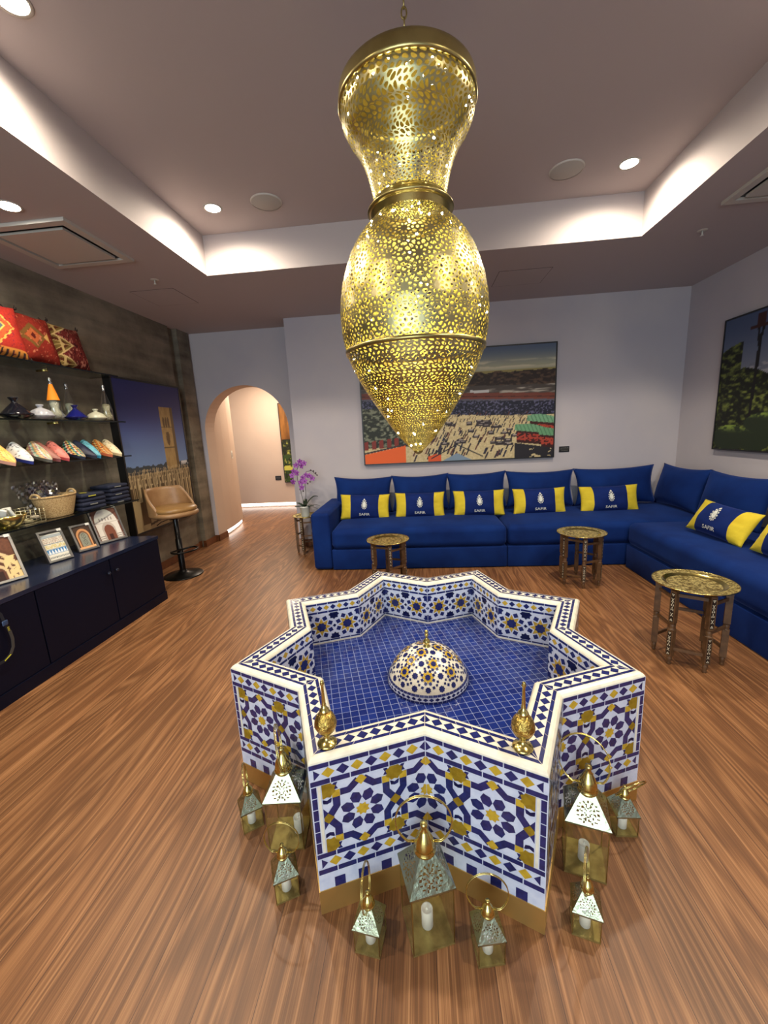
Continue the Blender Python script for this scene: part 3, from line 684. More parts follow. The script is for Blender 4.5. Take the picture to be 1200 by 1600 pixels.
up_prof = [(.234,2.505),(.2365,2.49),(.232,2.465),(.215,2.43),(.190,2.395),(.168,2.355),(.151,2.31),(.139,2.26),(.131,2.215)]
body_prof = [(.132,2.165),(.152,2.143),(.180,2.115),(.206,2.083),(.232,2.04),(.252,1.99),(.268,1.94),(.278,1.885),(.282,1.83),(.279,1.765),(.268,1.705)]
low_prof = [(.266,1.693),(.249,1.65),(.228,1.605),(.202,1.56),(.174,1.515),(.145,1.47),(.115,1.425),(.086,1.385),(.058,1.352),(.034,1.328),(.016,1.312)]
sd_scroll = seeds_rosette([(6,.17,0),(9,.33,.2)])+[(0,0),(.5,.0),(0,.5),(.12,.2),(.88,.2),(.12,.8),(.88,.8),(.28,.05),(.72,.05),(.03,.3),(.97,.7)]
sd_ros = seeds_rosette([(8,.17,PI/8),(8,.32,0),(8,.40,PI/8)])+[(0,0),(.5,0),(0,.5),(.14,0),(.86,0),(0,.14),(0,.86)]
mb = MB(); pierced_shell(mb, up_prof, 14, sd_scroll, .0145, warp=.25, solid=()); pierced_shell(mb, [(r_-.0018, z) for r_, z in up_prof], 14, sd_scroll, .0135, warp=.25, solid=(), m=1); chb(mb, 'flared_shade', [BRASS_P, BRASS_I], 'pierced flared upper shade')
mb = MB(); pierced_shell(mb, body_prof, 17, sd_ros, .0118, solid=(0,)); pierced_shell(mb, [(r_-.0018, z) for r_, z in body_prof], 17, sd_ros, .0118, solid=(0,), m=1); chb(mb, 'body_shade', [BRASS_P, BRASS_I], 'pierced egg-shaped body')
mb = MB(); pierced_shell(mb, low_prof, 17, sd_scroll, .0165, warp=.35, solid=()); pierced_shell(mb, [(r_-.0018, z) for r_, z in low_prof], 17, sd_scroll, .0165, warp=.35, solid=(), m=1); chb(mb, 'tip_shade', [BRASS_P, BRASS_I], 'pierced pointed lower shade')
mb = MB(); mb.lathe([(.224,2.512),(.236,2.503),(.243,2.507),(.242,2.516),(.239,2.545),(.236,2.556),(.228,2.564),(.18,2.572),(.06,2.585),(.0001,2.588)], 72); chb(mb, 'top_band', BRASS_D)
mb = MB(); mb.lathe([(.131,2.218),(.134,2.205),(.142,2.204),(.145,2.194),(.156,2.190),(.158,2.183),(.148,2.179),(.143,2.176),(.142,2.155),(.137,2.152),(.130,2.160)], 64); chb(mb, 'collar', BRASS_D)
mb = MB(); mb.lathe([(.268,1.706),(.2715,1.704),(.270,1.692),(.266,1.690)], 64); chb(mb, 'waist_band', BRASS_D)
mb = MB(); mb.lathe([(.018,1.315),(.019,1.31),(.010,1.303),(.0001,1.299)], 16); chb(mb, 'tip', BRASS_D)
mb = MB(); z = 2.585; k = 0
while z < 3.03:
    pts = [((.009*math.cos(a)), 0, z+.018+.018*math.sin(a)) for a in [2*PI*i/12 for i in range(12)]]
    if k % 2: pts = [(p[1], p[0], p[2]) for p in pts]
    mb.tube(pts, .0028, 6, closed=True); z += .030; k += 1
chb(mb, 'chain', BRASS_D); mb = MB(); mb.lathe([(.0001,3.02),(.045,3.03),(.05,3.04)], 24); chb(mb, 'ceiling_hook_plate', BRASS_D)
FAIRY = mat('fairy_light_glow', (1,.95,.7), emis=((1,.92,.62), 55))
fm = MB().sphere((0,0,0), .0042, 6); first = None
for i in range(96):
    pr = up_prof if i < 34 else (body_prof if i < 74 else low_prof)
    j = random.randrange(len(pr)-1); t = random.random(); r_ = (pr[j][0]*(1-t)+pr[j+1][0]*t)-.004-.02*random.random(); zz = pr[j][1]*(1-t)+pr[j+1][1]*t; a = random.uniform(-PI*.98, 0)
    if first is None: first = fm.build('fairy_light', FAIRY, ch); o = first
    else: o = first.copy(); COL.objects.link(o); o.parent = ch
    o.location = (r_*math.cos(a), r_*math.sin(a), zz-1.305)
for z, e in ((2.36, 5.0), (1.98, 7.0), (1.68, 3.2)):
    l = bpy.data.lights.new('chandelier_bulb', 'POINT'); l.energy = e*.44; l.color = (1.0, .90, .50); l.shadow_soft_size = .04
    o = bpy.data.objects.new('chandelier_bulb', l); COL.objects.link(o); o.parent = ch; o.location = (0, 0, z-1.305)

# ------------------------------------------------------------------ tray tables
def mat_tray():
    m = mat('engraved_tray_brass', S(216,190,104), .42, .85); nt = m.node_tree; N = nt.nodes; L = nt.links
    tc = N.new('ShaderNodeTexCoord'); v = N.new('ShaderNodeTexVoronoi'); v.inputs['Scale'].default_value = 46; v.feature = 'F1'; L.new(tc.outputs['Object'], v.inputs['Vector'])
    v2 = N.new('ShaderNodeTexVoronoi'); v2.inputs['Scale'].default_value = 110; L.new(tc.outputs['Object'], v2.inputs['Vector'])
    mx = N.new('ShaderNodeMix'); mx.inputs[0].default_value = .5; L.new(v.outputs['Distance'], mx.inputs[2]); L.new(v2.outputs['Distance'], mx.inputs[3])
    r = N.new('ShaderNodeValToRGB'); r.color_ramp.elements[0].position = .38; r.color_ramp.elements[0].color = (*S(240,222,150), 1); r.color_ramp.elements[1].position = .66; r.color_ramp.elements[1].color = (*S(130,108,54), 1)
    L.new(mx.outputs[0], r.inputs[0]); L.new(r.outputs[0], N['Principled BSDF'].inputs['Base Color'])
    b = N.new('ShaderNodeBump'); b.inputs['Strength'].default_value = .5; b.inputs['Distance'].default_value = .002; L.new(mx.outputs[0], b.inputs['Height']); L.new(b.outputs[0], N['Principled BSDF'].inputs['Normal']); return m
TRAY = mat_tray()
def tray_table(loc, r, h, rz, label):
    t = empty('tray_table', loc, label, 'side table', 'brass tray tables on carved folding stands', rz)
    mb = MB(); mb.lathe([(.0001,h-.014),(r*.62,h-.014),(r*.64,h-.013)], 64, 1); mb.lathe([(r*.64,h-.013),(r*.68,h-.012),(r*.76,h-.002)], 64, 0); mb.lathe([(r*.76,h-.002),(r*.79,h-.001),(r*.95,h),(r*.985,h+.001)], 64, 1)
    mb.lathe([(r*.985,h+.001),(r,h+.004),(r*1.005,h+.001),(r,h-.003),(r*.95,h-.005),(r*.77,h-.007),(r*.68,h-.017),(.0001,h-.019)], 64, 0)
    mb.build('tray', [BRASS, TRAY], t)
    rl = r*.80; hs = h-.020; k = hs/.45; e = .0155
    for i in range(6):
        a = PI/3*i+.2; ca, sa = math.cos(a), math.sin(a); m3 = Matrix.Rotation(a, 3, 'Z'); c0 = Vector((rl*ca, rl*sa, 0))
        mb = MB()
        prof = [(.0001,0),(.010,0),(.012,.006*k),(.009,.014*k),(.0125,.024*k),(.0135,.045*k),(.010,.050*k),(.0145,.055*k)]
        mb.lathe(prof, 12, 0, tuple(c0))
        mb.box(c0+Vector((0,0,.135*k)), (2*e, 2*e, .165*k), 0, a); mb.lathe([(e*1.2,.217*k),(e*.85,.222*k),(e*1.0,.23*k),(e*1.0,.246*k),(e*.85,.25*k),(e*1.2,.256*k)], 12, 0, tuple(c0))
        mb.box(c0+Vector((0,0,.353*k)), (2*e, 2*e, .195*k), 0, a); leg = mb.build('leg', WOODM, t)
        mb = MB()
        for z0, z1 in ((.062*k, .206*k), (.266*k, .438*k)):
            def q(poly, m, off):
                mb.add([tuple(c0+m3 @ Vector((e+off, y, z0+(z1-z0)*z))) for y, z in poly], [tuple(range(len(poly)))], m)
            q([(-.0095,0),(.0095,0),(.0095,1),(-.0095,1)], 0, .0005)
            s_ = .0078
            for zc_, kd in ((.07,'t'),(.25,'x'),(.42,'d'),(.58,'d'),(.75,'x'),(.93,'u')):
                d = .075
                if kd == 'd':
                    q([(-s_*.2,zc_),(-s_*.6,zc_+d*.6),(-s_,zc_),(-s_*.6,zc_-d*.6)], 1, .0010); q([(s_*.2,zc_),(s_*.6,zc_+d*.6),(s_,zc_),(s_*.6,zc_-d*.6)], 1, .0010); q([(0,zc_+d*.3),(-s_*.3,zc_+d),(0,zc_+d*1.6),(s_*.3,zc_+d)], 1, .0010)
                elif kd == 'x':
                    q([(-s_,zc_-d*.9),(-s_*.6,zc_-d*.9),(s_,zc_+d*.9),(s_*.6,zc_+d*.9)], 1, .0010); q([(s_,zc_-d*.9),(s_*.6,zc_-d*.9),(-s_,zc_+d*.9),(-s_*.6,zc_+d*.9)], 1, .0012)
                else:
                    g = 1 if kd == 't' else -1
                    q([(-s_,zc_-g*d*.5),(s_,zc_-g*d*.5),(0,zc_+g*d*.7)], 1, .0010); q([(-s_*.4,zc_-g*d*.25),(s_*.4,zc_-g*d*.25),(0,zc_+g*d*.25)], 0, .0014)
        tag(mb.build('inlay', [INLAY_D, INLAY_W], leg), 'black and bone inlay')
    for i in range(6):
        a, b = PI/3*i+.2, PI/3*(i+1)+.2
        pa, pb = Vector((rl*math.cos(a), rl*math.sin(a), 0)), Vector((rl*math.cos(b), rl*math.sin(b), 0)); md = (pa+pb)/2; L_ = (pb-pa).length; an = math.atan2(pb.y-pa.y, pb.x-pa.x)
        z = .40*k if i % 2 == 0 else .425*k; MB().box((md.x, md.y, z), (L_-2*e, .010, .018), 0, an).build('stretcher', WOODM, t)
        z = .235*k if i % 2 == 0 else .10*k; MB().box((md.x, md.y, z), (L_-2*e, .010, .018), 0, an).build('stretcher', WOODM, t)
    return t
tray_table((1.535, 2.32, 0), .203, .470, .30, 'largest-looking brass tray table, nearest, in front of the right sofa')
tray_table((1.375, 3.53, 0), .199, .455, .15, 'brass tray table in front of the back sofa near the sofa corner')
tray_table((-.31, 3.46, 0), .190, .455, .5, 'brass tray table in front of the back sofa, partly hidden behind the fountain')
tray_table((-1.385, 4.655, 0), .165, .455, .1, 'brass tray table holding the orchid, left of the blue sofa')

# ------------------------------------------------------------------ orchid
t = empty('potted_orchid', (-1.392, 4.64, .4415), 'purple orchid in a white pot on the brass tray table left of the sofa', 'potted plant')
mb = MB(); mb.lathe([(.0001,0),(.045,0),(.048,.004),(.060,.11),(.064,.112),(.067,.13),(.062,.131),(.058,.115),(.0001,.112)], 32); mb.build('pot', mat('white_ceramic', S(225,225,215), .3), t)
LEAF = mat('orchid_leaf', S(28,52,30), .4); STEM = mat('orchid_stem', S(48,44,34), .5); PET = mat('purple_petal', S(150,74,166), .5, noise=(40, S(120,50,140), .4, .7)); DARKC = mat('orchid_throat', S(84,20,70), .5); ROOT = mat('orchid_bud', S(60,34,48), .5)
for a, ln, dr in ((2.9,.13,.05),(.5,.17,.12),(-.4,.14,.02),(3.7,.12,.02),(1.7,.13,.08),(-1.2,.12,.05)):
    mb = MB(); vs = []; n = 9
    for i in range(n):
        u = i/(n-1); w_ = .026*math.sin(PI*min(.97, u*.9+.08)); x = ln*u; z = .11+dr*math.sin(u*PI*.6)
        for s_, dz in ((-1, .006), (0, 0), (1, .006)): vs.append((x*math.cos(a)-s_*w_*math.sin(a), x*math.sin(a)+s_*w_*math.cos(a), z+dz))
    mb.add(vs, [(i*3+j, i*3+j+1, i*3+j+4, i*3+j+3) for i in range(n-1) for j in range(2)], 0, True); o = mb.build('leaf', LEAF, t); sm = o.modifiers.new('thick', 'SOLIDIFY'); sm.thickness = .003
def flower(par, c, s_, face):
    mb = MB(); n_ = Vector(face).normalized(); e1 = n_.orthogonal().normalized(); e2 = n_.cross(e1)
    for k in range(5):
        a = 2*PI*k/5+random.random()*.2; d = e1*math.cos(a)+e2*math.sin(a); q = n_.cross(d); c_ = Vector(c)
        vs = [c_, c_+d*s_*.45+q*s_*.34+n_*s_*.12, c_+d*s_*.85+q*s_*.24+n_*s_*.1, c_+d*s_+n_*.0, c_+d*s_*.85-q*s_*.24+n_*s_*.1, c_+d*s_*.45-q*s_*.34+n_*s_*.12]
        mb.add(vs, [tuple(range(6))], 0)
    mb.sphere(tuple(Vector(c)+n_*s_*.12), s_*.16, 6, 1); mb.build('blossom', [PET, DARKC], par)
for si, (pts, fl) in enumerate(((((.0,0,.11),(-.03,0,.3),(-.055,-.01,.45),(-.05,-.02,.56),(-.01,-.03,.63)), [(-.05,-.03,.62),(.0,-.04,.66),(.05,-.04,.64),(-.085,-.03,.55),(-.11,-.03,.50),(-.04,-.05,.53),(.02,-.05,.61),(-.1,-.04,.43)]),
                     (((.01,0,.11),(.03,0,.3),(.03,-.01,.45),(.06,-.02,.54),(.13,-.03,.55),(.19,-.03,.49)), [(.02,-.04,.47),(-.01,-.04,.42),(.06,-.04,.50),(.10,-.04,.49),(.0,-.05,.36),(.04,-.05,.43),(.13,-.03,.46)]))):
    mb = MB(); dense = []
    for i in range(len(pts)-1):
        for j in range(5): u = j/5; dense.append(tuple(Vector(pts[i]).lerp(Vector(pts[i+1]), u)))
    dense.append(pts[-1]); mb.tube(dense, .003, 6); st = mb.build('flower_stem', STEM, t)
    for c_ in fl: flower(st, c_, .036, (random.uniform(-.4,.4), -1, random.uniform(-.2,.3)))
    mb = MB()
    for c_ in (((.12,-.03,.555),(.15,-.03,.545),(.175,-.03,.52),(.19,-.03,.495),(.07,-.03,.40),(.10,-.03,.42)) if si else ((-.04,0,.33),(.0,0,.31))): mb.sphere(c_, .009, 8)
    mb.build('buds', ROOT, st)
MB().tube([(.02,-.03,.12),(.08,-.05,.155),(.16,-.06,.15),(.2,-.06,.14)], .0025, 6).tube([(.02,-.03,.12),(.1,-.05,.125),(.17,-.06,.105)], .0025, 6).build('air_root', STEM, t)

# ------------------------------------------------------------------ sofas and cushions
so = empty('corner_sofa_back_run', (0, 4.43, 0), 'long royal blue velvet sofa along the back wall with one left arm', 'sofa')
def sp(mb, name, m=VELVET, par=so, lb=None):
    o = mb.build(name, m, par, merge=True); o.location = -Vector(par.location)
    if lb: o['label'] = lb
    return o
so['label'] = 'long royal blue velvet sofa along the back wall with one left arm'; so.name = 'velvet_sofa'
mb = MB(); mb.rbox((-1.04, 4.425, .31), (.195, .97, .60), .035, seg=4); sp(mb, 'armrest')
for x0, x1 in ((-.94, .835), (.84, 2.905)):
    mb = MB(); mb.rbox(((x0+x1)/2, 4.425, .112), (x1-x0, .96, .215), .012); sp(mb, 'seat_base')
    mb = MB(); mb.softbox(((x0+x1)/2, 4.42, .333), (x1-x0-.004, .975, .224), .06, bulge=.03); sp(mb, 'seat_cushion')
s2 = empty('velvet_sofa', (2.42, 2.3, 0), 'royal blue velvet sofa along the right wall running out of the photo', 'sofa')
mb = MB(); mb.rbox((2.42, 2.3, .115), (.96, 3.2, .225), .012); sp(mb, 'seat_base', par=s2)
mb = MB(); mb.softbox((2.42, 2.3, .341), (.975, 3.2, .226), .06, bulge=.02); sp(mb, 'seat_cushion', par=s2)
def pillow(mb, W, H, T, zones=None, pinch=.07, n=22, nv=14, seed=0, wr=.004):
    rg = np.random.RandomState(seed); ph = rg.rand(6)*6
    def pt(u, v, side):
        x = u*W/2*(1-pinch*.8*(1-v*v)); z = v*H/2*(1-pinch*(1-u*u)); th = T/2*(max(0, 1-abs(u)**2.2)**.7)*(max(0, 1-abs(v)**2.2)**.6)
        th += wr*math.sin(6*u+ph[0]+2*v)*math.sin(5*v+ph[1])*(1-u*u)*(1-v*v)*1.5 + (wr*.8*math.sin(26*v+ph[2]+3*u)*(abs(u) > .6)*(1-v*v) if zones else 0)*(1-u*u)*3
        return (x, -side*th, z)
    for side in (1, -1):
        vs = []; 
        for j in range(nv+1):
            for i in range(n+1):
                u = -1+2*i/n; v = -1+2*j/nv; u = math.copysign(abs(u)**.85, u); v = math.copysign(abs(v)**.85, v); vs.append(pt(u, v, side))
        for j in range(nv):
            for i in range(n):
                um = -1+(2*i+1)/n; um = math.copysign(abs(um)**.85, um); m = 0
                if zones and abs(um) > zones: m = 1
                q = (j*(n+1)+i, j*(n+1)+i+1, (j+1)*(n+1)+i+1, (j+1)*(n+1)+i)
                if side < 0: q = q[::-1]
                mb.v; mb.f.append(tuple(k+len(mb.v) for k in q)); mb.m.append(m); mb.sm.append(True)
        mb.v += vs
    return pt
BC = [(-.69,4.715,.672,.705,.43),(-.01,4.715,.672,.675,.43),(.64,4.715,.672,.685,.43),(1.35,4.715,.668,.765,.425),(2.165,4.715,.672,.88,.43)]
lbs = ['first back cushion from the left end of the blue sofa, beside the armrest', 'second back cushion from the left on the blue back sofa', 'third back cushion from the left on the blue back sofa', 'fourth back cushion from the left on the blue back sofa', 'widest back cushion on the back sofa, next to the corner']
for i, (x, y, z, W, H) in enumerate(BC):
    mb = MB(); pillow(mb, W, H, .25, seed=i, pinch=.13); o = mb.build('back_cushion', VELVET, merge=True); o.location = (x, y, z); o.rotation_euler = (R(-13), R([1.5,-.5,-.8,.6,-.8][i]), 0)
    tag(o, lbs[i], 'cushion', 'large blue back cushions')
for i, (y, W) in enumerate(((4.45, .78), (3.71, .78), (2.89, .82), (2.04, .82))):
    mb = MB(); pillow(mb, W, .46, .25, seed=i+9, pinch=.13); o = mb.build('back_cushion', VELVET, merge=True); o.location = (2.70, y, .665); o.rotation_euler = (R(-13), 0, R(-90))
    tag(o, ['blue back cushion on the right wall nearest the corner', 'blue back cushion on the right wall behind the tilted yellow-ended bolster', 'blue back cushion on the right wall at the right edge of the photo', 'blue back cushion on the right wall, nearest the viewer'][i], 'cushion', 'large blue back cushions')
def text_mesh(txt, size):
    cu = bpy.data.curves.new('t', 'FONT'); cu.body = txt; cu.size = size; cu.align_x = 'CENTER'; cu.align_y = 'CENTER'; cu.resolution_u = 2; cu.offset = size*.012
    o = bpy.data.objects.new('t', cu); COL.objects.link(o); bpy.context.view_layer.update()
    me = bpy.data.meshes.new_from_object(o.evaluated_get(bpy.context.evaluated_depsgraph_get())); COL.objects.unlink(o); bpy.data.objects.remove(o)
    vs = [tuple(v.co) for v in me.vertices]; fs = [tuple(p.vertices) for p in me.polygons]; bpy.data.meshes.remove(me); return vs, fs
TXT = text_mesh('SAFIR', .046)
def drop(s_, n=28): return [(s_*.62*math.sin(a)*(abs(math.sin(a/2))**.9), s_*(.12-math.cos(a)*-.88)) if False else (s_*.60*math.sin(a)*(math.sin(a/2)**.75 if a <= PI else math.sin((2*PI-a)/2)**.75)*1.05, s_*math.cos(a)) for a in [2*PI*i/n for i in range(n)]]
def bolster(loc, rot, seed, lb, W=.555, H=.285, T=.14):
    t = empty('bolster_cushion', loc, lb, 'cushion', 'blue bolsters with yellow ends', rot=rot)
    mb = MB(); pt = pillow(mb, W, H, T, zones=.60, seed=seed, n=30, nv=16); mb.build('cover', [VELVET_D, VELVET_Y], t, merge=True)
    def on(x, z, off=.0022): p = pt(x/(W/2), z/(H/2), 1); return (x, p[1]-off, z)
    mb = MB(); mb.add([on(x*1.05, z*.8-.088) for x, z, _ in TXT[0]], TXT[1], 0); mb.build('lettering', EMBR, t)
    mb = MB(); zc_ = .028
    n = 14; out = drop(.058, 56); mid = drop(.036, 28)
    mb.add([on(x, z+zc_-.002) for x, z in mid], [tuple(range(len(mid)))], 0)
    o1 = drop(.047, 28); o2 = drop(.043, 28); vs = [on(x, z+zc_) for x, z in o1]+[on(x, z+zc_) for x, z in o2]; mb.add(vs, [(i, (i+1) % 28, 28+(i+1) % 28, 28+i) for i in range(28)], 0)
    for i in range(14):
        x, z = drop(.0545, 14)[i]; s_ = .0052; mb.add([on(x+s_*math.cos(a), z+zc_+s_*1.2*math.sin(a)) for a in [2*PI*k/6 for k in range(6)]], [tuple(range(6))], 0)
    mb.build('emblem', EMBR, t); return t
bl = ['bolster nearest the left arm of the back sofa', 'second bolster from the left on the back sofa', 'third bolster from the left on the back sofa', 'fourth bolster from the left on the back sofa', 'fifth bolster on the back sofa, nearest the corner']
for i, (x, W) in enumerate(((-.635,.56),(-.02,.55),(.625,.555),(1.265,.555),(1.985,.60))):
    bolster((x, 4.425, .575), (R(-14), R([1.5,.3,0,-.4,-1][i]), 0), i+20, 'blue velvet SAFIR cushion with yellow ends, ' + bl[i], W)
bolster((2.285, 3.22, .590), (R(-30), R(3), R(-84)), 31, 'blue velvet SAFIR cushion with yellow ends, tilted, whole one on the right sofa', .53, .27, .18)
bolster((2.30, 2.60, .590), (R(-26), R(3), R(-88)), 32, 'blue velvet SAFIR cushion with yellow ends, cut off by the right edge of the photo', .53, .28, .17)

# ------------------------------------------------------------------ pictures
def pic_mesh(W, H, nu, nv, fn, rough=.45, name='picture', parent=None, frontaxis='-y', bias=0):
    u, v = np.meshgrid((np.arange(nu+1))/nu, (np.arange(nv+1))/nv); col = np.clip(fn(u, v), 0, 255)/255.
    col = np.where(col <= .04045, col/12.92, ((col+.055)/1.055)**2.4); c4 = np.concatenate([col, np.ones_like(col[..., :1])], -1)
    mb = MB(); mb.v = [((a-.5)*W, 0, (b-.5)*H) for a, b in zip(u.ravel(), v.ravel())]
    mb.f = [(j*(nu+1)+i, j*(nu+1)+i+1, (j+1)*(nu+1)+i+1, (j+1)*(nu+1)+i) for j in range(nv) for i in range(nu)]
    mb.m = [0]*len(mb.f); mb.sm = [False]*len(mb.f); mb.col = c4.reshape(-1, 4)
    return mb.build(name, PRINT, parent)
PRINT = mat_attr('printed_picture', .5, .3)
_n = {}
def vn(u, v, f, seed=0, fy=None):
    fy = fy or f; rg = _n.setdefault(seed, np.random.RandomState(seed).rand(512, 512)); x = u*f; y = v*fy; xi = np.floor(x).astype(int); yi = np.floor(y).astype(int); fx = x-xi; fy_ = y-yi; fx = fx*fx*(3-2*fx); fy_ = fy_*fy_*(3-2*fy_)
    g = lambda a, b: rg[a % 512, b % 512]
    return (g(xi, yi)*(1-fx)+g(xi+1, yi)*fx)*(1-fy_)+(g(xi, yi+1)*(1-fx)+g(xi+1, yi+1)*fx)*fy_
def fbm(u, v, f, seed=0, o=4, fy=None): return sum(vn(u, v, f*2**k, seed+k, (fy or f)*2**k)/2**k for k in range(o))/sum(1/2**k for k in range(o))
def C(r, g, b, u): return np.stack([np.full_like(u, r, dtype=float), np.full_like(u, g, dtype=float), np.full_like(u, b, dtype=float)], -1)
def mixc(A, B, t): t = np.clip(t, 0, 1)[..., None]; return A*(1-t)+B*t
def lay(A, rgb, mask): m = np.clip(mask.astype(float), 0, 1)[..., None]; return A*(1-m)+np.array(rgb, float)*m
def sst(a, b, x): t = np.clip((x-a)/(b-a), 0, 1); return t*t*(3-2*t)
def frame_box(t, W, H, d, b, m=BLACK):
    mb = MB(); mb.bb(-W/2-b, -W/2, -d, 0, -H/2-b, H/2+b); mb.bb(W/2, W/2+b, -d, 0, -H/2-b, H/2+b); mb.bb(-W/2, W/2, -d, 0, -H/2-b, -H/2); mb.bb(-W/2, W/2, -d, 0, H/2, H/2+b); mb.bb(-W/2, W/2, -d*.35, 0, -H/2, H/2); return mb.build('frame', m, t)
def market(u, v):
    sky = mixc(C(168,166,140,u), C(84,98,122,u), sst(.80, 1.0, v)); cl = np.clip(sst(.42, .60, fbm(u, v, 7, 3, 5, 26))*np.clip(1-abs(v-.845)/.045, 0, 1)*2, 0, 1); A = mixc(sky, C(206,196,168,u), cl*.9)
    A = lay(A, (150,138,84), (v < .80)*(v > .77)); n1 = fbm(u, v, 60, 9, 3)
    d = mixc(C(44,34,30,u), C(88,66,52,u), sst(.4,.7,n1)); m = v < .775+.02*vn(u, v*0, 40, 4); A = np.where(m[..., None], d, A)
    ln = .70-.045*u; rf = mixc(C(74,66,62,u), C(176,168,156,u), sst(.5,.75,fbm(u, v, 12, 21, 4, 60))); A = np.where((v < ln-.0)[..., None], rf, A)
    A = lay(A, (196,196,196), (abs(u-.62) < .05)*(abs(v-(.635-.02*u)) < .012))
    e = .60-.09*(u-.5); A = lay(A, (110,56,44), (v < e+.02)*(v > e-.035)); A = lay(A, (70,36,32), (v < e-.008)*(v > e-.016)); A = lay(A, (84,82,96), (v < e-.035)*(v > e-.06))
    cr = mixc(C(22,24,42,u), C(90,90,120,u), sst(.55,.8,vn(u, v, 150, 31, 110))); A = np.where((v < e-.05)[..., None], cr, A)
    g = .42-.08*(u-.5)+.05*(fbm(u, v, 14, 41, 3)-.5); sand = mixc(C(178,160,118,u), C(210,194,152,u), vn(u, v, 160, 51, 120)); A = np.where((v < g)[..., None], sand, A)
    rg = np.random.RandomState(77)
    for k in range(330):
        d_ = rg.rand()**1.5; pv = .03+.40*(1-d_) ; pu = .25+.62*rg.rand(); s_ = (.4+.9*(.45-pv)/.45)
        if pv > .40: s_ = .5
        hh, ww_ = .026*s_, .0038*s_; sl = .25
        A = lay(A, rg.choice([[34,32,40],[52,44,54],[88,50,46],[30,36,60]]) if 0 else [(34,32,40),(52,44,54),(92,54,50),(30,36,62)][rg.randint(4)], (abs(u-pu-(v-pv)*sl) < ww_)*(abs(v-pv) < hh))
    for k in range(26):
        pv = .10+.30*rg.rand(); pu = .40+.42*rg.rand(); A = lay(A, (52,46,50), (abs(u-pu) < .014+.012*rg.rand())*(abs(v-pv) < .010+.008*rg.rand())); A = lay(A, (150,140,136), (abs(u-pu) < .010)*(abs(v-pv-.006) < .005))
    # green awnings on red stalls
    for (a, b, c_, rgb) in ((.865, 1.02, .335, (112,160,124)), (.80, .955, .255, (106,156,116)), (.925, 1.02, .205, (100,150,110))):
        w_ = v-c_+(u-a)*.22; A = lay(A, (58,24,24), (u > a+.012)*(u < b)*(w_ < 0)*(w_ > -.11)); A = lay(A, (164,62,46), (u > a+.012)*(u < b)*(w_ < -.02)*(w_ > -.085)*(vn(u, v, 110, 81) > .42)); q_ = (u > a)*(u < b)*(w_ >= 0)*(w_ < .05+.02*np.sin(PI*(u-a)/(b-a))); A = lay(A, rgb, q_); A = lay(A, (74,116,88), q_*(np.sin(u*330+v*80) > .7))
    A = lay(A, (36,34,40), (u > .80)*(v < .14-.3*(u-.8))*(fbm(u, v, 20, 91) > .3))
    bush = mixc(C(34,38,30,u), C(120,124,104,u), sst(.45,.7,fbm(u, v, 60, 95, 3))); A = np.where(((u < .25-.25*(v-.2))*(v > .15)*(v < .52))[..., None], bush, A)
    A = lay(A, (120,44,36), (u < .2)*(v > .13+.15*u)*(v < .21+.15*u)*(np.sin(u*150) > -.2))
    A = lay(A, (222,96,40), (u < .225)*(v < .09+.32*u)); A = lay(A, (60,50,50), (u < .24)*(abs(v-.10-.32*u) < .008)); A = lay(A, (206,84,42), (abs(u-.38) < .035)*(v < .07-.5*abs(u-.39)))
    for cx in (.50,): A = lay(A, (30,34,44), (abs(v-(.15-.9*abs(u-cx))) < .006)*(abs(u-cx) < .14)); A = lay(A, (120,140,160), (v < .07-.9*abs(u-cx)))
    return A
def tower(u, v):
    A = mixc(C(108,134,176,u), C(42,46,104,u), sst(.40, .95, v)); A = mixc(A, C(30,34,86,u), sst(.4,1,v)*(.5-.5*u)*.6)
    A = lay(A, (52,60,66), (v < .425+.02*vn(u, v*0, 50, 5))*(v > .38)); A = lay(A, (200,200,200), (u > .86)*(abs(v-.425) < .014)*(vn(u, v, 60, 6) > .4))
    x0, x1 = .60, .83; st = mixc(C(136,108,66,u), C(176,146,94,u), fbm(u, v, 40, 7, 4, 30)); tm = (u > x0)*(u < x1)*(v > .39)*(v < .845); A = np.where(tm[..., None], st, A)
    A = lay(A, (98,78,48), (u > x1-.045)*(u < x1)*(v > .39)*(v < .845)); A = lay(A, (96,78,50), (abs(v-.70) < .003)*tm+(abs(v-.55) < .003)*tm)
    for cx, cz, w_, h in ((.655,.735,.018,.04),(.695,.735,.018,.04),(.735,.735,.018,.04),(.695,.62,.03,.055)): A = lay(A, (92,70,44), (((u-cx)/w_)**2+((v-cz)/h)**2 < 1))
    A = lay(A, (150,124,80), (abs(u-.695) < .06)*(abs(v-.67) < .004))
    gs = mixc(C(116,98,70,u), C(160,140,104,u), fbm(u, v, 30, 8, 4)); A = np.where((v < .385)[..., None], gs, A)
    for k in range(4):
        f = (46, 34, 22, 13)[k]; top = (.40, .375, .345, .30)[k]; bot = (.33, .28, .21, .12)[k]; n = vn(u, v*0, f*2, 20+k); m = (np.sin(u*f*2*PI+n*3) > .35)*(v < top+.02*n)*(v > bot+.03*n)
        A = lay(A, (186,164,124), m); m2 = (np.sin(u*f*2*PI+n*3-.9) > .55)*(v < top)*(v > bot+.03*n); A = lay(A, (84,66,44), m2)
    A = lay(A, (172,150,110), (v < .22)*(u < .5)*(v < .22-.15*(u))); A = lay(A, (96,70,42), (abs(u-.16) < .06)*(v > .04)*(v < .20)); A = lay(A, (84,66,44), (abs(v-.035-.1*(u-.25)) < .008)*(u > .2)*(u < .6)); return A
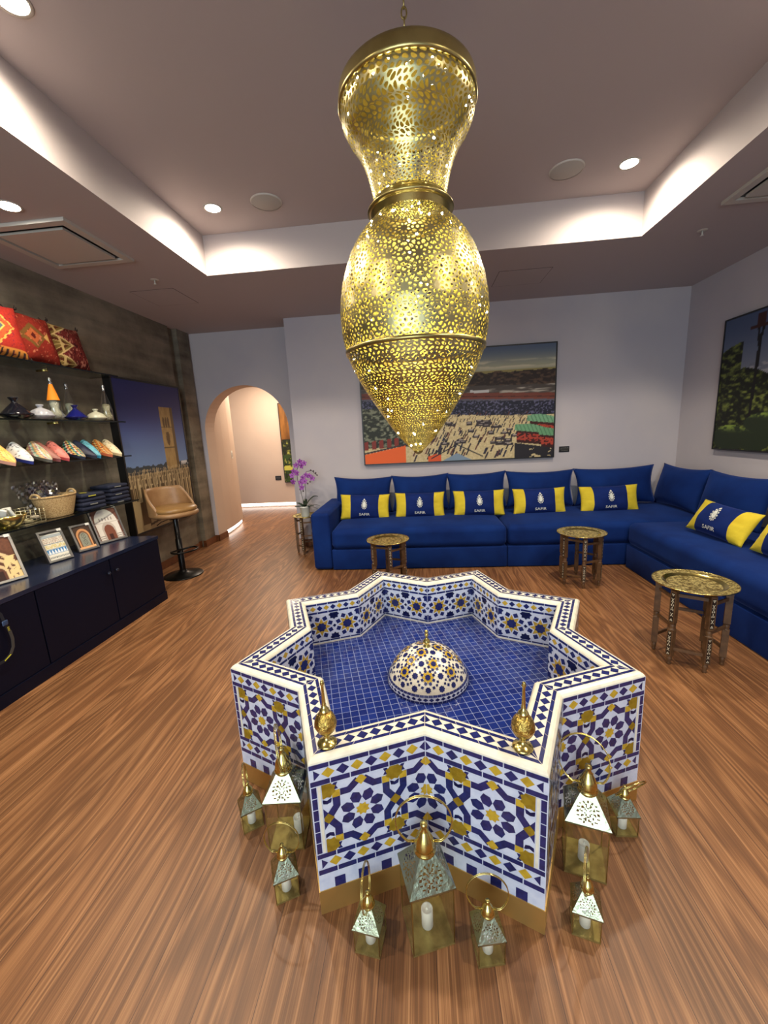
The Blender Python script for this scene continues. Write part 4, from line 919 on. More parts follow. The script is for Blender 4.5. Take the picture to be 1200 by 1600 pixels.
def garden(u, v):
    A = mixc(C(132,136,150,u), C(66,80,112,u), sst(.45, 1., v)); mt = .60+.03*fbm(u, v*0, 9, 3)*2; A = np.where(((v < mt)*(u > .15))[..., None], mixc(C(110,116,132,u), C(150,150,160,u), sst(.5,.6,fbm(u, v, 30, 5))), A)
    tr = mixc(C(16,20,10,u), C(110,120,54,u), sst(.42,.78,fbm(u, v, 46, 6, 4))); top = .55+.05*np.sin(u*14)+.2*(u < .11)+.03*fbm(u, v*0, 30, 7); A = np.where((v < top)[..., None], tr, A)
    A = lay(A, (18,16,18), (abs(u-.19-.02*(v-.5)) < .008)*(v > .15)*(v < .78)); A = lay(A, (18,16,18), (abs(u-.19-.12*(v-.75)) < .006)*(v > .75)*(v < .89)); A = lay(A, (18,16,18), (abs(u-.19+.06*(v-.75)) < .006)*(v > .75)*(v < .89)); A = lay(A, (58,28,22), (abs(u-.19) < .05-.03*(v > .9))*(v > .88)*(v < .98))
    for k in range(11):
        a = k*2*PI/11; d = (u-.52)*math.cos(a)*1.7+(v-.80)*math.sin(a); e = -(u-.52)*math.sin(a)*1.7+(v-.80)*math.cos(a)+1.2*d*d; A = lay(A, (22,30,20), (d > 0)*(d < .24)*(abs(e) < .022*(1-d*3.5)+.004))
    A = lay(A, (24,26,20), (abs(u-.52) < .012)*(v < .8)*(v > .4))
    for cx, cz, rx, rz_ in ((.09,.09,.10,.10),(.22,.09,.09,.10),(.28,.2,.12,.08),(.5,.22,.16,.09),(.75,.2,.15,.1)):
        q = ((u-cx)/rx)**2+((v-cz)/rz_)**2; A = np.where((q < 1)[..., None], mixc(C(34,44,28,u), C(124,146,62,u), sst(.3,.9,(v-cz)/rz_)*sst(.3,.6,fbm(u, v, 60, 12))), A)
    A = lay(A, (176,128,92), (v < .13-.15*(u < .3))*(u > .3)*(np.sin(v*110+u*20) > -.2)); return A
def tree(u, v):
    A = mixc(C(30,34,18,u), C(168,166,76,u), sst(.5,.75,fbm(u, v, 22, 3, 4, 40))); A = np.where(((v < .35)*(fbm(u, v, 30, 5, 3, 12) > .5))[..., None], C(52,70,30,u), A)
    A = np.where(((u > .35)*(v > .6)*(fbm(u, v, 14, 6) > .45))[..., None], C(150,176,220,u), A); A = np.where((u < .34-.30*abs(v-.85)-.24*(v < .55))[..., None], mixc(C(60,36,14,u), C(168,110,44,u), fbm(u, v, 30, 7, 4, 6)), A)
    A = lay(A, (190,184,80), (abs(v-.18) < .03)*(fbm(u, v, 12, 9) > .4)); return A
def hang_pic(loc, rz, W, H, d, fn, nu, nv, label, b=.014):
    t = empty('framed_picture', loc, label, 'picture', rz=rz); frame_box(t, W, H, d, b); o = pic_mesh(W, H, nu, nv, fn, parent=t); o.location = (0, -d+.004, 0); return t
hang_pic((.438, WB-.001, 1.638), 0, 2.20, 1.245, .045, market, 300, 170, 'large black-framed picture of a crowded market square on the back wall')
hang_pic((WL+.001, 4.235, 1.265), R(90), 1.07, 1.51, .075, tower, 150, 210, 'tall black-framed picture of a sandstone tower under blue sky on the concrete wall', .018)
hang_pic((WR-.001, 3.21, 1.655), R(-90), 2.15, 1.16, .045, garden, 220, 130, 'black-framed picture of a palm garden on the right wall')
hang_pic((-2.1, 7.848, 1.262), 0, 1.17, 1.51, .045, tree, 90, 130, 'black-framed picture of a tree trunk and grass on the hallway wall')
def plaque(loc, w_, h, lb):
    t = empty('caption_plaque', loc, lb, 'sign'); MB().bb(-w_/2, w_/2, -.006, 0, -h/2, h/2).build('plate', BLACK, t)
    mb = MB()
    for i, (l, z) in enumerate(((.7,.22),(.8,.02),(.6,-.2))):
        x = -w_*l/2
        while x < w_*l/2: d = random.uniform(.004, .011); mb.bb(x, x+d, -.0066, -.006, h*z-.0022, h*z+.0022); x += d+.003
    mb.build('lettering', mat('plaque_print', S(120,118,114), .5), t)
plaque((1.675, WB-.001, 1.088), .115, .066, 'small black caption plaque beside the large market picture')
plaque((-2.84, 7.848, .585), .12, .085, 'small black caption plaque left of the tree picture in the hallway')
t = empty('light_switch', (-2.932, 6.12, 1.16), 'white light switch on the near hallway wall', 'switch', rz=R(8)); MB().bb(0, .012, -.035, .035, -.06, .06).build('plate', WHITE, t); MB().bb(.012, .018, -.015, .015, -.03, .03).build('rocker', TRIM, t)

# ------------------------------------------------------------------ cabinet and shelves
cab = empty('low_cabinet', (-2.63, 2.1, 0), 'long low midnight blue cabinet under the glass shelves', 'cabinet')
def cp(mb, name, m, par=cab):
    o = mb.build(name, m, par)
    if par == cab: o.location = (2.63, -2.1, 0)
    return o
cp(MB().bb(-2.915, -2.36, .9, 3.275, 0, .565), 'body', CABM); cp(MB().bb(-2.917, -2.34, .9, 3.28, .565, .592), 'top', CABTOP)
for y0, y1 in ((.9, 1.49), (1.495, 2.095), (2.10, 2.695), (2.70, 3.272)):
    d = cp(MB().bb(-2.36, -2.342, y0+.002, y1-.002, .08, .562), 'door', CABM)
for y in (2.655, 2.735, 1.455, 1.535):
    o = cp(MB().sphere((-2.322, y, .468), .013, 12), 'knob', mat('dark_glass_knob', S(30,34,50), .08, .2)); p = cp(MB().tube([(-2.343, y, .468), (-2.33, y, .468)], .005, 8), 'knob_stem', GUN)
cp(MB().bb(-2.358, -2.335, .9, 3.272, 0, .075), 'plinth', CABM)
SHZ = (2.0, 1.604, 1.30, .888)
for i, z in enumerate(SHZ):
    t = empty('glass_shelf', (-2.78, 2.3, z), ['topmost glass shelf, carrying the three red kilim cushions', 'second glass shelf from the top, carrying tagines and glass bottles', 'third glass shelf from the top, carrying the row of slippers', 'lowest glass shelf, carrying the woven basket and folded shirts'][i], 'shelf', 'glass wall shelves')
    MB().bb(-.138, .128, -1.2, 1.235, -.010, 0).build('pane', GLASS_G, t)
    mb = MB(); mb.bb(.128, .131, -1.2, 1.235, -.010, 0); mb.bb(-.138, .131, 1.235, 1.238, -.010, 0); mb.build('edge', SMOKE, t)
    for y in (-.9, -.1, .72):
        mb = MB(); mb.tube([(-.14, y, -.014), (-.06, y, -.014)], .006, 8); mb.sphere((-.055, y, -.014), .009, 8); mb.build('bracket', BRASS, t)
# picture frames on the cabinet
def ph_arch(u, v):
    A = mixc(C(84,50,36,u), C(120,74,52,u), fbm(u, v, 20, 2)); 
    for k in range(7):
        r_ = .52-.065*k; cx, cz = .50+.015*k, .30-.02*k; q = np.sqrt(((u-cx))**2+((np.maximum(v, cz)-cz)*1.05)**2); A = lay(A, (214,186,140) if k % 2 else (92,54,40), (q < r_))
    A = lay(A, (50,28,24), (abs(u-.6) < .08)*(v < .22)); A = lay(A, (228,198,140), (u > .74)*(v < .55)*(fbm(u, v, 12, 4) > .4)); return A
def ph_tiles(u, v):
    A = C(226,222,208,u); A = lay(A, (70,66,64), (v > .93)); A = lay(A, (168,176,180), (v > .82)*(v < .91)); A = mixc(A, C(176,150,132,u), ((v > .60)*(v < .80)*(vn(u, v, 60, 3) > .5)).astype(float)); A = lay(A, (206,188,118), (v > .42)*(v < .56)*(vn(u, v, 50, 8) > .45))
    A = lay(A, (46,120,176), (v > .2)*(v < .38)); A = lay(A, (226,232,236), (v > .22)*(v < .36)*(abs(((u*7) % 1)-.5) > (v-.20)*2.2)); A = lay(A, (58,72,80), (v > .05)*(v < .12)*(np.sin(u*90) > 0)); A = lay(A, (110,120,130), (abs(v-.81) < .01)+(abs(v-.58) < .01)+(abs(v-.4) < .008)); return A
def ph_door(u, v):
    A = mixc(C(58,42,34,u), C(78,56,44,u), fbm(u, v, 20, 2)); q = lambda r_, h: (np.abs(u-.5) < r_)*(v < h)+(((u-.5)/r_)**2+((v-h)/(r_*.9))**2 < 1)*(v >= h)
    A = lay(A, (206,146,96), q(.40, .52)); A = lay(A, (120,80,54), q(.31, .50)); A = lay(A, (226,172,120), (v < .1)); A = np.where((q(.25, .48)*(v > .1))[..., None], mixc(C(120,122,108,u), C(160,160,142,u), fbm(u, v, 40, 6)), A)
    for cz in (.55, .28): r_ = np.sqrt((u-.5)**2+(v-cz)**2); A = lay(A, (84,86,78), (abs(r_-.1) < .014)+(r_ < .03))
    return A
def ph_gate(u, v):
    A = mixc(C(100,62,52,u), C(120,78,64,u), fbm(u, v, 20, 2)); q = lambda cx, r_, h: (np.abs(u-cx) < r_)*(v < h)+(((u-cx)/r_)**2+((v-h)/(r_*1.0))**2 < 1)*(v >= h)
    A = lay(A, (222,214,204), q(.5, .44, .55)); A = lay(A, (196,186,176), abs(v-.56) < .012)
    for k in range(5): A = lay(A, (160,148,138), q(.26+.12*k, .025, .70)*(v > .62))
    A = lay(A, (190,176,164), q(.5, .26, .32)); A = lay(A, (120,70,52), q(.5, .20, .28)); A = lay(A, (62,34,30), (abs(u-.5) < .07)*(v < .18)); A = lay(A, (150,140,132), (v < .2)*(abs(u-.5) > .22)*(np.sin(v*100) > 0)); return A
SILV = mat('silver_frame', S(150,148,146), .3, .85); PGL = mat_glass('picture_glass', (1,1,1), .1)
def stand_frame(loc, rz, W, H, fn, lb, nu=60, nv=80):
    t = empty('photo_frame', loc, lb, 'picture frame', 'silver photo frames on the blue cabinet', rot=(R(-21), 0, rz)); b = .014
    o = frame_box(t, W-2*b, H-2*b, .016, b, SILV); o.location = (0, 0, H/2); o = pic_mesh(W-2*b, H-2*b, nu, nv, fn, parent=t); o.location = (0, -.009, H/2)
    tag(MB().bb(W/2-.034, W/2-.006, -.018, -.016, H-.02, H-.002).build('price_sticker', WHITE, t), 'white sticker')
    MB().add([(-.02,0,H*.7),(.02,0,H*.7),(.02,H*.26,.0+H*.1),(-.02,H*.26,.0+H*.1),(-.02,.004,H*.7),(.02,.004,H*.7)], [(0,1,2,3)]).build('easel_back', BLACK, t)
FZ = .5935
stand_frame((-2.60, 2.12, FZ), R(71), .30, .30, ph_arch, 'silver photo frame showing nested brown arches, cut by the left edge of the photo')
stand_frame((-2.63, 2.60, FZ), R(76), .165, .235, ph_tiles, 'silver photo frame showing rows of blue and cream tile bands')
stand_frame((-2.64, 2.865, FZ), R(74), .155, .215, ph_door, 'small silver photo frame showing an arched wooden door')
stand_frame((-2.64, 3.13, FZ), R(71), .235, .305, ph_gate, 'silver photo frame at the right end of the cabinet showing a pale arched gateway')

# kilim cushions on the top shelf
def kilim1(u, v):
    A = C(176,52,42,u)*(.85+.3*fbm(u, v, 50, 1))[..., None]; d = abs(u-.35)*1.0+abs(v-.52)*1.0; A = lay(A, (238,178,88), (abs(d-.40+.035*(np.sin(v*60) > 0)) < .028)); A = lay(A, (224,90,52), d < .36); A = lay(A, (96,104,110), (d < .2)*(vn(u, v, 40, 3) > .35)); A = lay(A, (240,190,90), (abs(d-.21) < .015))
    A = lay(A, (228,150,70), v < .12); A = lay(A, (60,50,50), (v < .10)*(np.sin(u*60) > .3)); A = lay(A, (120,40,60), (vn(u, v, 30, 6) > .86)); return A
def kilim2(u, v):
    A = C(136,44,34,u)*(.8+.4*fbm(u, v, 50, 2))[..., None]; d = abs(u-.3)+abs(v-.5)*1.2; A = lay(A, (112,80,40), abs(d-.27) < .06); A = lay(A, (176,92,52), d < .2); A = lay(A, (90,30,26), (d < .08)); A = lay(A, (206,160,90), (abs(u-.62) < .07-.0*v)*(abs(v-.5) < abs(u-.55)*.8)); A = lay(A, (120,38,30), (abs(u-.80) < .06)*(abs(v-.5) < .32)); A = lay(A, (190,110,80), (vn(u, v, 26, 8) > .84)); A = lay(A, (50,36,40), u > .93); return A
def kilim3(u, v):
    A = C(106,40,36,u)*(.8+.4*fbm(u, v, 60, 3))[..., None]; A = lay(A, (176,112,92), (vn(u, v, 36, 5, 22) > .72)); A = lay(A, (64,26,26), (vn(u, v, 32, 9, 20) > .78))
    for cz in (.05, .5, .95):
        d = abs(u)*1.0+abs(v-cz)*1.9; A = lay(A, (120,96,52), d < .48); A = lay(A, (206,176,120), abs(d-.46) < .03); A = lay(A, (84,40,26), (abs(d-.27) < .07)); A = lay(A, (190,160,104), (abs(d-.2) < .02)+(abs(u-.12) < .02)*(d < .45)+(abs(v-cz) < .014)*(d < .45))
    return A
KIL = mat_attr('kilim_weave', .9, .1, bump=(300, .3)); KFR = mat('kilim_fringe', S(46,34,30), .9)
def kilim(loc, rot, W, H, fn, lb):
    t = empty('kilim_cushion', loc, lb, 'cushion', 'red kilim cushions on the top shelf', rot=rot); nu, nv = 60, 60; mb = MB(); u, v = np.meshgrid(np.arange(nu+1)/nu, np.arange(nv+1)/nv)
    col = np.clip(fn(u, v), 0, 255)/255.; col = np.where(col <= .04045, col/12.92, ((col+.055)/1.055)**2.4); c4 = np.concatenate([col, np.ones_like(col[..., :1])], -1).reshape(-1, 4)
    for side in (1, -1):
        a = u*2-1; b = v*2-1; x = a*W/2*(1-.09*(1-b*b)); z = b*H/2*(1-.08*(1-a*a))+H/2; th = .068*np.clip(1-np.abs(a)**3, 0, 1)**.5*np.clip(1-np.abs(b)**3, 0, 1)**.5+.004*np.sin(a*5+b*3); o = len(mb.v)
        mb.v += list(zip(x.ravel(), (-side*th).ravel(), z.ravel()))
        for j in range(nv):
            for i in range(nu):
                q = (j*(nu+1)+i, j*(nu+1)+i+1, (j+1)*(nu+1)+i+1, (j+1)*(nu+1)+i); q = q if side > 0 else q[::-1]; mb.f.append(tuple(o+k for k in q)); mb.m.append(0); mb.sm.append(True)
    mb.col = np.concatenate([c4, c4]); mb.build('cover', KIL, t)
    for sx, sz in ((-1, 0), (1, 0), (-1, 1), (1, 1)):
        mb = MB()
        for k in range(5): a = random.uniform(-.9, .9)+(PI if sx < 0 else 0); mb.tube([(sx*W/2-sx*.004, 0, sz*H+.004-.008*sz), (sx*W/2+.018*math.cos(a), random.uniform(-.01,.01), sz*H+.018*math.sin(a)+.010), (sx*W/2+.026*math.cos(a+.5), 0, sz*H+.022*math.sin(a+.5)+.012)], .0028, 5)
        mb.build('tassel', KFR, t)
kilim((-2.725, 2.595, 2.006), (R(-12), R(3), R(82)), .335, .37, kilim1, 'bright red and orange kilim cushion, leftmost on the top shelf')
kilim((-2.745, 2.905, 2.006), (R(-12), R(2), R(86)), .29, .36, kilim2, 'dark red kilim cushion, middle of the three on the top shelf')
kilim((-2.755, 3.205, 2.006), (R(-12), R(1), R(88)), .29, .35, kilim3, 'red kilim cushion with pale diamond outlines, rightmost on the top shelf')

# tagines
def tagine(loc, m, s_, lb, tall=False):
    t = empty('tagine', loc, lb, 'tagine', 'glazed tagines on the second shelf')
    mb = MB(); mb.lathe([(.0001,0),(.05*s_,0),(.085*s_,.022*s_),(.098*s_,.034*s_),(.096*s_,.038*s_),(.07*s_,.036*s_)], 36); mb.build('dish', m, t)
    pr = [(.086,.037),(.083,.042),(.066,.062),(.040,.088),(.020,.108),(.014,.116),(.018,.124),(.030,.142),(.031,.146),(.026,.147),(.0001,.140)] if tall else [(.086,.037),(.085,.044),(.074,.066),(.052,.082),(.030,.092),(.018,.097),(.016,.104),(.026,.114),(.027,.122),(.024,.125),(.0001,.122)]
    mb = MB(); mb.lathe([(r_*s_, z*s_) for r_, z in pr], 36); mb.build('lid', m, t); return t
GBK = mat('black_glaze', S(20,20,28), .1, spec=.7); GW = mat('white_glaze', S(172,172,176), .15, noise=(50, S(150,152,160), .4, .6)); GC = mat('cream_glaze', S(186,184,162), .2); GGR = mat('grey_glaze', S(150,152,148), .3); GNV = mat('cobalt_glaze', S(22,26,96), .1, spec=.7)
Z2 = 1.6045
tagine((-2.74, 2.615, Z2), GBK, 1.0, 'glossy black conical tagine on the second shelf', True)
tagine((-2.79, 2.44, Z2), GBK, .8, 'smaller black tagine cut by the left edge of the photo', True)
tagine((-2.86, 2.745, Z2), GC, .55, 'small cream tagine between the black and the large white tagine', True).scale = (1,1,1.5)
tagine((-2.715, 2.775, Z2), GW, .86, 'large white domed tagine on the second shelf')
tagine((-2.86, 3.08, Z2), GGR, .56, 'small grey-white tagine behind the cobalt blue one', True).scale = (1,1,1.5)
tagine((-2.72, 3.085, Z2), GNV, .82, 'glossy cobalt blue tagine on the second shelf', True)
tagine((-2.715, 3.285, Z2), GC, .80, 'cream domed tagine between two glass bottles')
BGL = mat_glass('bottle_glass', (.93,.95,.93), .3); SALT = mat('bath_salt', S(200,198,178), .8, noise=(200, S(150,148,130), .4, .6)); ORG = mat('orange_cloth', S(246,140,20), .7); SILC = mat('silver_cap', S(190,190,190), .25, .9)
def bottle(x, y, lb, org, fill=SALT):
    t = empty('glass_bottle', (x, y, Z2), lb, 'bottle', 'tall tapering glass bottles on the second shelf')
    mb = MB(); mb.lathe([(.0001,.002),(.040,.002),(.043,.012),(.042,.10),(.036,.15),(.024,.20),(.012,.25),(.010,.262)], 28); mb.build('body', BGL, t)
    mb = MB(); mb.lathe([(.0001,.012),(.034,.014),(.036,.05),(.022,.09),(.03,.12),(.024,.145),(.0001,.15)], 24); mb.build('contents', fill, t)
    mb = MB(); mb.lathe([(.012,.262),(.013,.275),(.009,.279),(.012,.29),(.012,.302),(.006,.31),(.0001,.312)], 16); mb.build('stopper', SILC, t)
    if org: mb = MB(); mb.lathe([(.0405,.145),(.0375,.155),(.026,.205),(.014,.252),(.012,.262)], 24); tag(mb.build('wrap', ORG, t), 'orange cloth wrap')
    return t
bottle(-2.72, 2.905, 'tall glass bottle with an orange wrapped neck', True)
bottle(-2.855, 3.19, 'tall clear glass bottle behind the cobalt tagine', False)
bottle(-2.715, 3.415, 'tall clear glass bottle at the right end of the second shelf', False, mat('pot_pourri', S(104,90,66), .8, noise=(120, S(190,184,150), .4, .6)))

# slippers
def stripes(cols, f):
    def fn(u, v):
        A = C(*cols[0], u); w_ = np.abs(v)*.9-u*1.0; k = np.floor(w_*f).astype(int) % len(cols); 
        for i, c_ in enumerate(cols): A = lay(A, c_, k == i)
        return A
    return fn
def floral(bg, fgc):
    def fn(u, v): n = fbm(u*1.0, v, 7, 11, 3); return lay(C(*bg, u), fgc, abs(n-.5) < .022)
    return fn
SLM = mat_attr('slipper_leather', .5, .4)
def slipper(loc, rz, fn, sole, lb, inner=(70,60,52)):
    t = empty('slipper', loc, lb, 'slipper', 'pointed leather slippers on the third shelf', rot=(0, R(20), rz))
    L_ = .285; n = 30; hw = lambda a: .055*(math.sin(PI*min(1, a*1.15+.12)/1.0)**.5 if a < .35 else 1)*(1 if a < .55 else max(0, 1-((a-.55)/.45)**1.7)) + .001
    outl = [(L_*(1-i/n), hw(1-i/n)) for i in range(n+1)]; pts = outl+[(x, -y) for x, y in outl[::-1]]
    SM = mat('sole_'+lb[:12].replace(' ', '_'), S(*sole), .5); MB().prism(pts, 0, .022).build('sole', SM, t)
    mb = MB(); nu, nv = 26, 18; u, v = np.meshgrid(np.arange(nu+1)/nu, (np.arange(nv+1)/nv)*2-1); col = np.clip(fn(u, v), 0, 255)/255.; col = np.where(col <= .04045, col/12.92, ((col+.055)/1.055)**2.4)
    a0 = .34
    for j in range(nv+1):
        for i in range(nu+1):
            a = a0+(1-a0)*i/nu; s_ = -1+2*j/nv; y = hw(a)*s_; h = .066*(1-((a-a0)/(1-a0))**1.25)+.006; lip = .14*(1-abs(s_))*(1-i/nu)**2*L_*0; mb.v.append((L_*a+lip-.02*(1-abs(s_)**2)*(1-i/nu), y, .022+h*(1-abs(s_)**2.2)))
    for j in range(nv):
        for i in range(nu): mb.f.append((j*(nu+1)+i, (j)*(nu+1)+i+1, (j+1)*(nu+1)+i+1, (j+1)*(nu+1)+i)); mb.m.append(0); mb.sm.append(True)
    mb.col = np.concatenate([col, np.ones_like(col[..., :1])], -1).reshape(-1, 4); o = mb.build('upper', SLM, t)
    mb = MB(); m2 = 14; vs = []
    for i in range(m2+1):
        a = .30*i/m2; vs += [(L_*a, hw(a)*.96, .022), (L_*a, hw(a)*.80, .030), (L_*a, -hw(a)*.8, .030), (L_*a, -hw(a)*.96, .022)]
    mb.add(vs, [(i*4+j, i*4+j+1, i*4+j+5, i*4+j+4) for i in range(m2) for j in range(3)], 0, True); mb.build('insole', mat('insole', S(*inner), .6), t); return t
ZS = 1.3005
SL = [(2.43, stripes([(250,206,110),(246,180,84),(252,220,140),(226,130,70)], 9), (220,160,138), 'orange and yellow striped slipper, leftmost on the third shelf'),
 (2.555, floral((214,214,214), (40,44,60)), (30,44,128), 'white slipper with black tracery and a blue sole'),
 (2.70, stripes([(214,196,140),(206,140,90),(110,170,150),(226,222,200),(160,90,110)], 9), (96,94,86), 'multicoloured striped slipper with a grey sole'),
 (2.845, floral((222,130,118), (128,64,60)), (196,80,84), 'pink slipper with fine dark tracery'),
 (2.995, stripes([(26,30,52),(226,206,110),(20,26,44),(196,84,54),(230,220,190),(20,26,44),(70,160,150)], 12), (22,30,52), 'navy slipper with yellow and red chevron stripes'),
 (3.155, floral((106,174,190), (52,116,136)), (50,140,180), 'turquoise slipper with tone on tone tracery'),
 (3.285, stripes([(110,34,26),(230,140,50),(90,26,24),(220,190,120)], 10), (196,104,70), 'dark red slipper with orange stripes'),
 (3.395, floral((226,212,176), (140,120,80)), (206,190,150), 'cream slipper, rightmost on the third shelf')]
for i, (y, fn, sole, lb) in enumerate(SL):
    slipper((-2.898, y+.062, ZS+.093), R(-13), fn, sole, lb)
slipper((-2.900, 3.115, ZS+.093), R(-2), stripes([(24,28,50),(30,34,60)], 3), (20,26,46), 'plain navy slipper behind the chevron striped one')
slipper((-2.900, 2.775, ZS+.093), R(-2), floral((150,96,84), (96,56,52)), (120,60,60), 'dull pink slipper behind the pink one')

# goods on the lowest shelf
Z4 = .8885
bk = empty('woven_basket', (-2.775, 2.80, Z4), 'oval woven straw basket on the lowest glass shelf', 'basket'); bk.scale = (.72, 1.15, 1)
STRAW = mat('woven_straw', S(206,178,128), .8, noise=(160, S(160,128,82), .4, .6))
mb = MB(); pr = []
for i in range(30): z = .15*i/29; pr.append((.095+.045*(i/29)**.8+.0028*(i % 2), z))
mb.lathe([(.0001,.0)]+pr, 40); mb.lathe([(.137,.15),(.146,.153),(.146,.163),(.137,.165),(.130,.158),(.13,.13),(.09,.02),(.0001,.012)], 40); mb.build('body', STRAW, bk)
for s_ in (-1, 1): mb = MB(); mb.tube([(.05*math.cos(a)*1.0, s_*.135, .158+.028*math.sin(a)) for a in [PI*i/10 for i in range(11)]], .009, 8); mb.build('handle', STRAW, bk)
BAG = mat('bagged_navy_cloth', S(28,34,66), .35, coat=.6); CEL = mat_glass('cellophane', (.95,.95,.97), .7, .08)
for i, (dx, dy, rz_, tl, lb) in enumerate(((.0, .05, 10, 28, 'folded navy garment in clear plastic standing in the woven basket, right'), (-.02, -.03, -5, 24, 'folded navy garment in clear plastic standing in the woven basket, middle'), (-.01, -.10, -12, 30, 'crumpled clear plastic packet standing in the woven basket, left'))):
    t = empty('bagged_garment', (-2.775+dx, 2.80+dy, Z4+.03), lb, 'packaged clothes', 'bagged garments in the basket', rot=(R(-tl), R(6-6*i), R(88+rz_)))
    if i < 2: mb = MB(); mb.rbox((0, 0, .115), (.14, .02, .21), .008); mb.build('garment', BAG, t); MB().bb(-.03, .03, -.0125, -.0105, .165, .185).build('label', mat('gold_print', S(170,160,70), .5), t)
    mb = MB(); nn = 12; g = [[(-.085+.17*a/nn, -.018-.012*math.sin(a*2.1+b*1.3+i)*random.random(), .01+.25*b/nn) for a in range(nn+1)] for b in range(nn+1)]
    mb.add([p for r_ in g for p in r_], [(b*(nn+1)+a, b*(nn+1)+a+1, (b+1)*(nn+1)+a+1, (b+1)*(nn+1)+a) for a in range(nn) for b in range(nn)], 0, False); mb.build('plastic_sleeve', CEL, t)
SHIRT = mat('navy_jersey', S(16,22,42), .85, sheen=.2, noise=(9, S(24,32,58), .35, .7)); YEL = mat('yellow_print', S(206,200,60), .6); WHP = mat('white_print', S(150,150,140), .6)
def shirt(x, y, z, rz, lb, grp, pr):
    t = empty('folded_shirt', (x, y, z), lb, 'folded clothes', grp, rz=rz)
    mb = MB(); mb.rbox((0, 0, .0175), (.20, .22, .032), .0145, seg=3); 
    mb.v = [(a, b+.006*math.sin(a*40), c_+.004*math.sin(a*23+z*90)*math.sin(b*19)) if c_ > .028 else (a, b+.004*math.sin(a*30+z*70), c_) for a, b, c_ in mb.v]
    mb.build('fabric', SHIRT, t)
    if pr == 2:
        mb = MB(); mb.add([(.03+.035*math.cos(a), -.03+.02*math.sin(a), .0395) for a in [2*PI*i/16 for i in range(16)]], [tuple(range(16))]); mb.build('chest_print', YEL, t)
    if pr:
        mb = MB()
        for k in range(6): mb.bb(.1005, .1015, -.05+.012*k, -.042+.012*k, .010, .018)
        mb.build('tag_print', YEL if pr == 2 else WHP, t)
for k in range(4): shirt(-2.775+.004*(k % 2), 3.06+.004*(k % 3), Z4+.034*k, R(-8+3*(k % 2)), ['bottom navy folded shirt in the stack beside the basket', 'second navy folded shirt from the bottom beside the basket', 'third navy folded shirt from the bottom beside the basket', 'top navy folded shirt with yellow print beside the basket'][k], 'navy folded shirts next to the basket', 2 if k == 3 else k % 2)
for k in range(5): shirt(-2.775+.005*(k % 2), 3.36-.004*(k % 3), Z4+.034*k, R(-4+3*(k % 2)), ['bottom navy folded shirt of the right-hand stack', 'second navy folded shirt from the bottom of the right-hand stack', 'middle navy folded shirt of the right-hand stack', 'fourth navy folded shirt from the bottom of the right-hand stack', 'top navy folded shirt of the right-hand stack'][k], 'navy folded shirts at the shelf end', (k+1) % 2)
t = empty('brass_bowl', (-2.72, 2.36, Z4), 'brass bowl at the left edge of the photo on the lowest glass shelf', 'bowl')
mb = MB(); mb.lathe([(.0001,0),(.045,.0),(.05,.003),(.085,.035),(.108,.08),(.112,.095),(.108,.095),(.080,.038),(.04,.008),(.0001,.006)], 40); mb.build('body', BRASS, t)
PAP = mat('white_packet', S(220,218,208), .5)
for k, (dx, dy, a) in enumerate(((.0, -.02, 30), (.03, .03, -20), (-.03, .04, 70))):
    o = MB().rbox((0,0,0), (.05, .016, .12), .004).build('sachet', PAP); o.location = (-2.72+dx, 2.36+dy, Z4+.085); o.rotation_euler = (R(25), R(20-12*k), R(a)); tag(o, ['white sachet standing in the middle of the brass bowl', 'white sachet leaning on the right side of the brass bowl', 'white sachet leaning at the back of the brass bowl'][k], 'packet', 'white sachets in the brass bowl')
wb = empty('wire_basket', (-2.775, 2.535, Z4), 'small gold wire basket between the brass bowl and the woven basket', 'basket')
mb = MB(); a, b, h = .075, .085, .10
for k in range(6): z = .004+h*k/5*.98; mb.tube([(-a,-b,z),(a,-b,z),(a,b,z),(-a,b,z)], .0016, 5, closed=True)
for k in range(6):
    y = -b+2*b*k/5; mb.tube([(-a,y,h),(-a,y,.002),(a,y,.002),(a,y,h)], .0014, 5)
for k in range(5): x = -a+2*a*k/4; mb.tube([(x,-b,h),(x,-b,.002),(x,b,.002),(x,b,h)], .0014, 5)
mb.build('wire_mesh', mat('gilt_wire', S(214,206,170), .3, .9), wb)
for k in range(7):
    o = MB().rbox((0,0,0), (.03, .045, .02), .004).build('trinket', mat('trinket_%d' % k, S(*[(190,180,130),(60,50,50),(200,190,150),(150,140,90),(90,80,60),(210,200,180),(120,90,60)][k]), .4)); o.location = (-2.775+[-.03,.02,.03,-.02,0,.035,-.035][k], 2.535+[-.04,-.045,.0,.03,.05,.045,.0][k], Z4+.017+.021*(k//4)); o.rotation_euler = (0, 0, k)
    tag(o, ['small cream trinket in the gold wire basket, nearest the brass bowl', 'small dark trinket in the gold wire basket, front row', 'small pale gold trinket at the middle of the gold wire basket', 'small olive trinket at the back of the gold wire basket', 'small brown trinket on top in the gold wire basket', 'small greyish trinket on top near the woven basket side', 'small tan trinket on top at the wall side of the gold wire basket'][k], 'trinket', 'trinkets in the wire basket')
t = empty('card_holder', (-2.80, 2.985, Z4+.0), 'small white price card behind the woven basket', 'card'); MB().bb(-.002, .002, -.02, .02, .0, .16).build('stem', GLASS, t); MB().bb(-.003, .003, -.022, .022, .145, .185).build('card', WHITE, t)

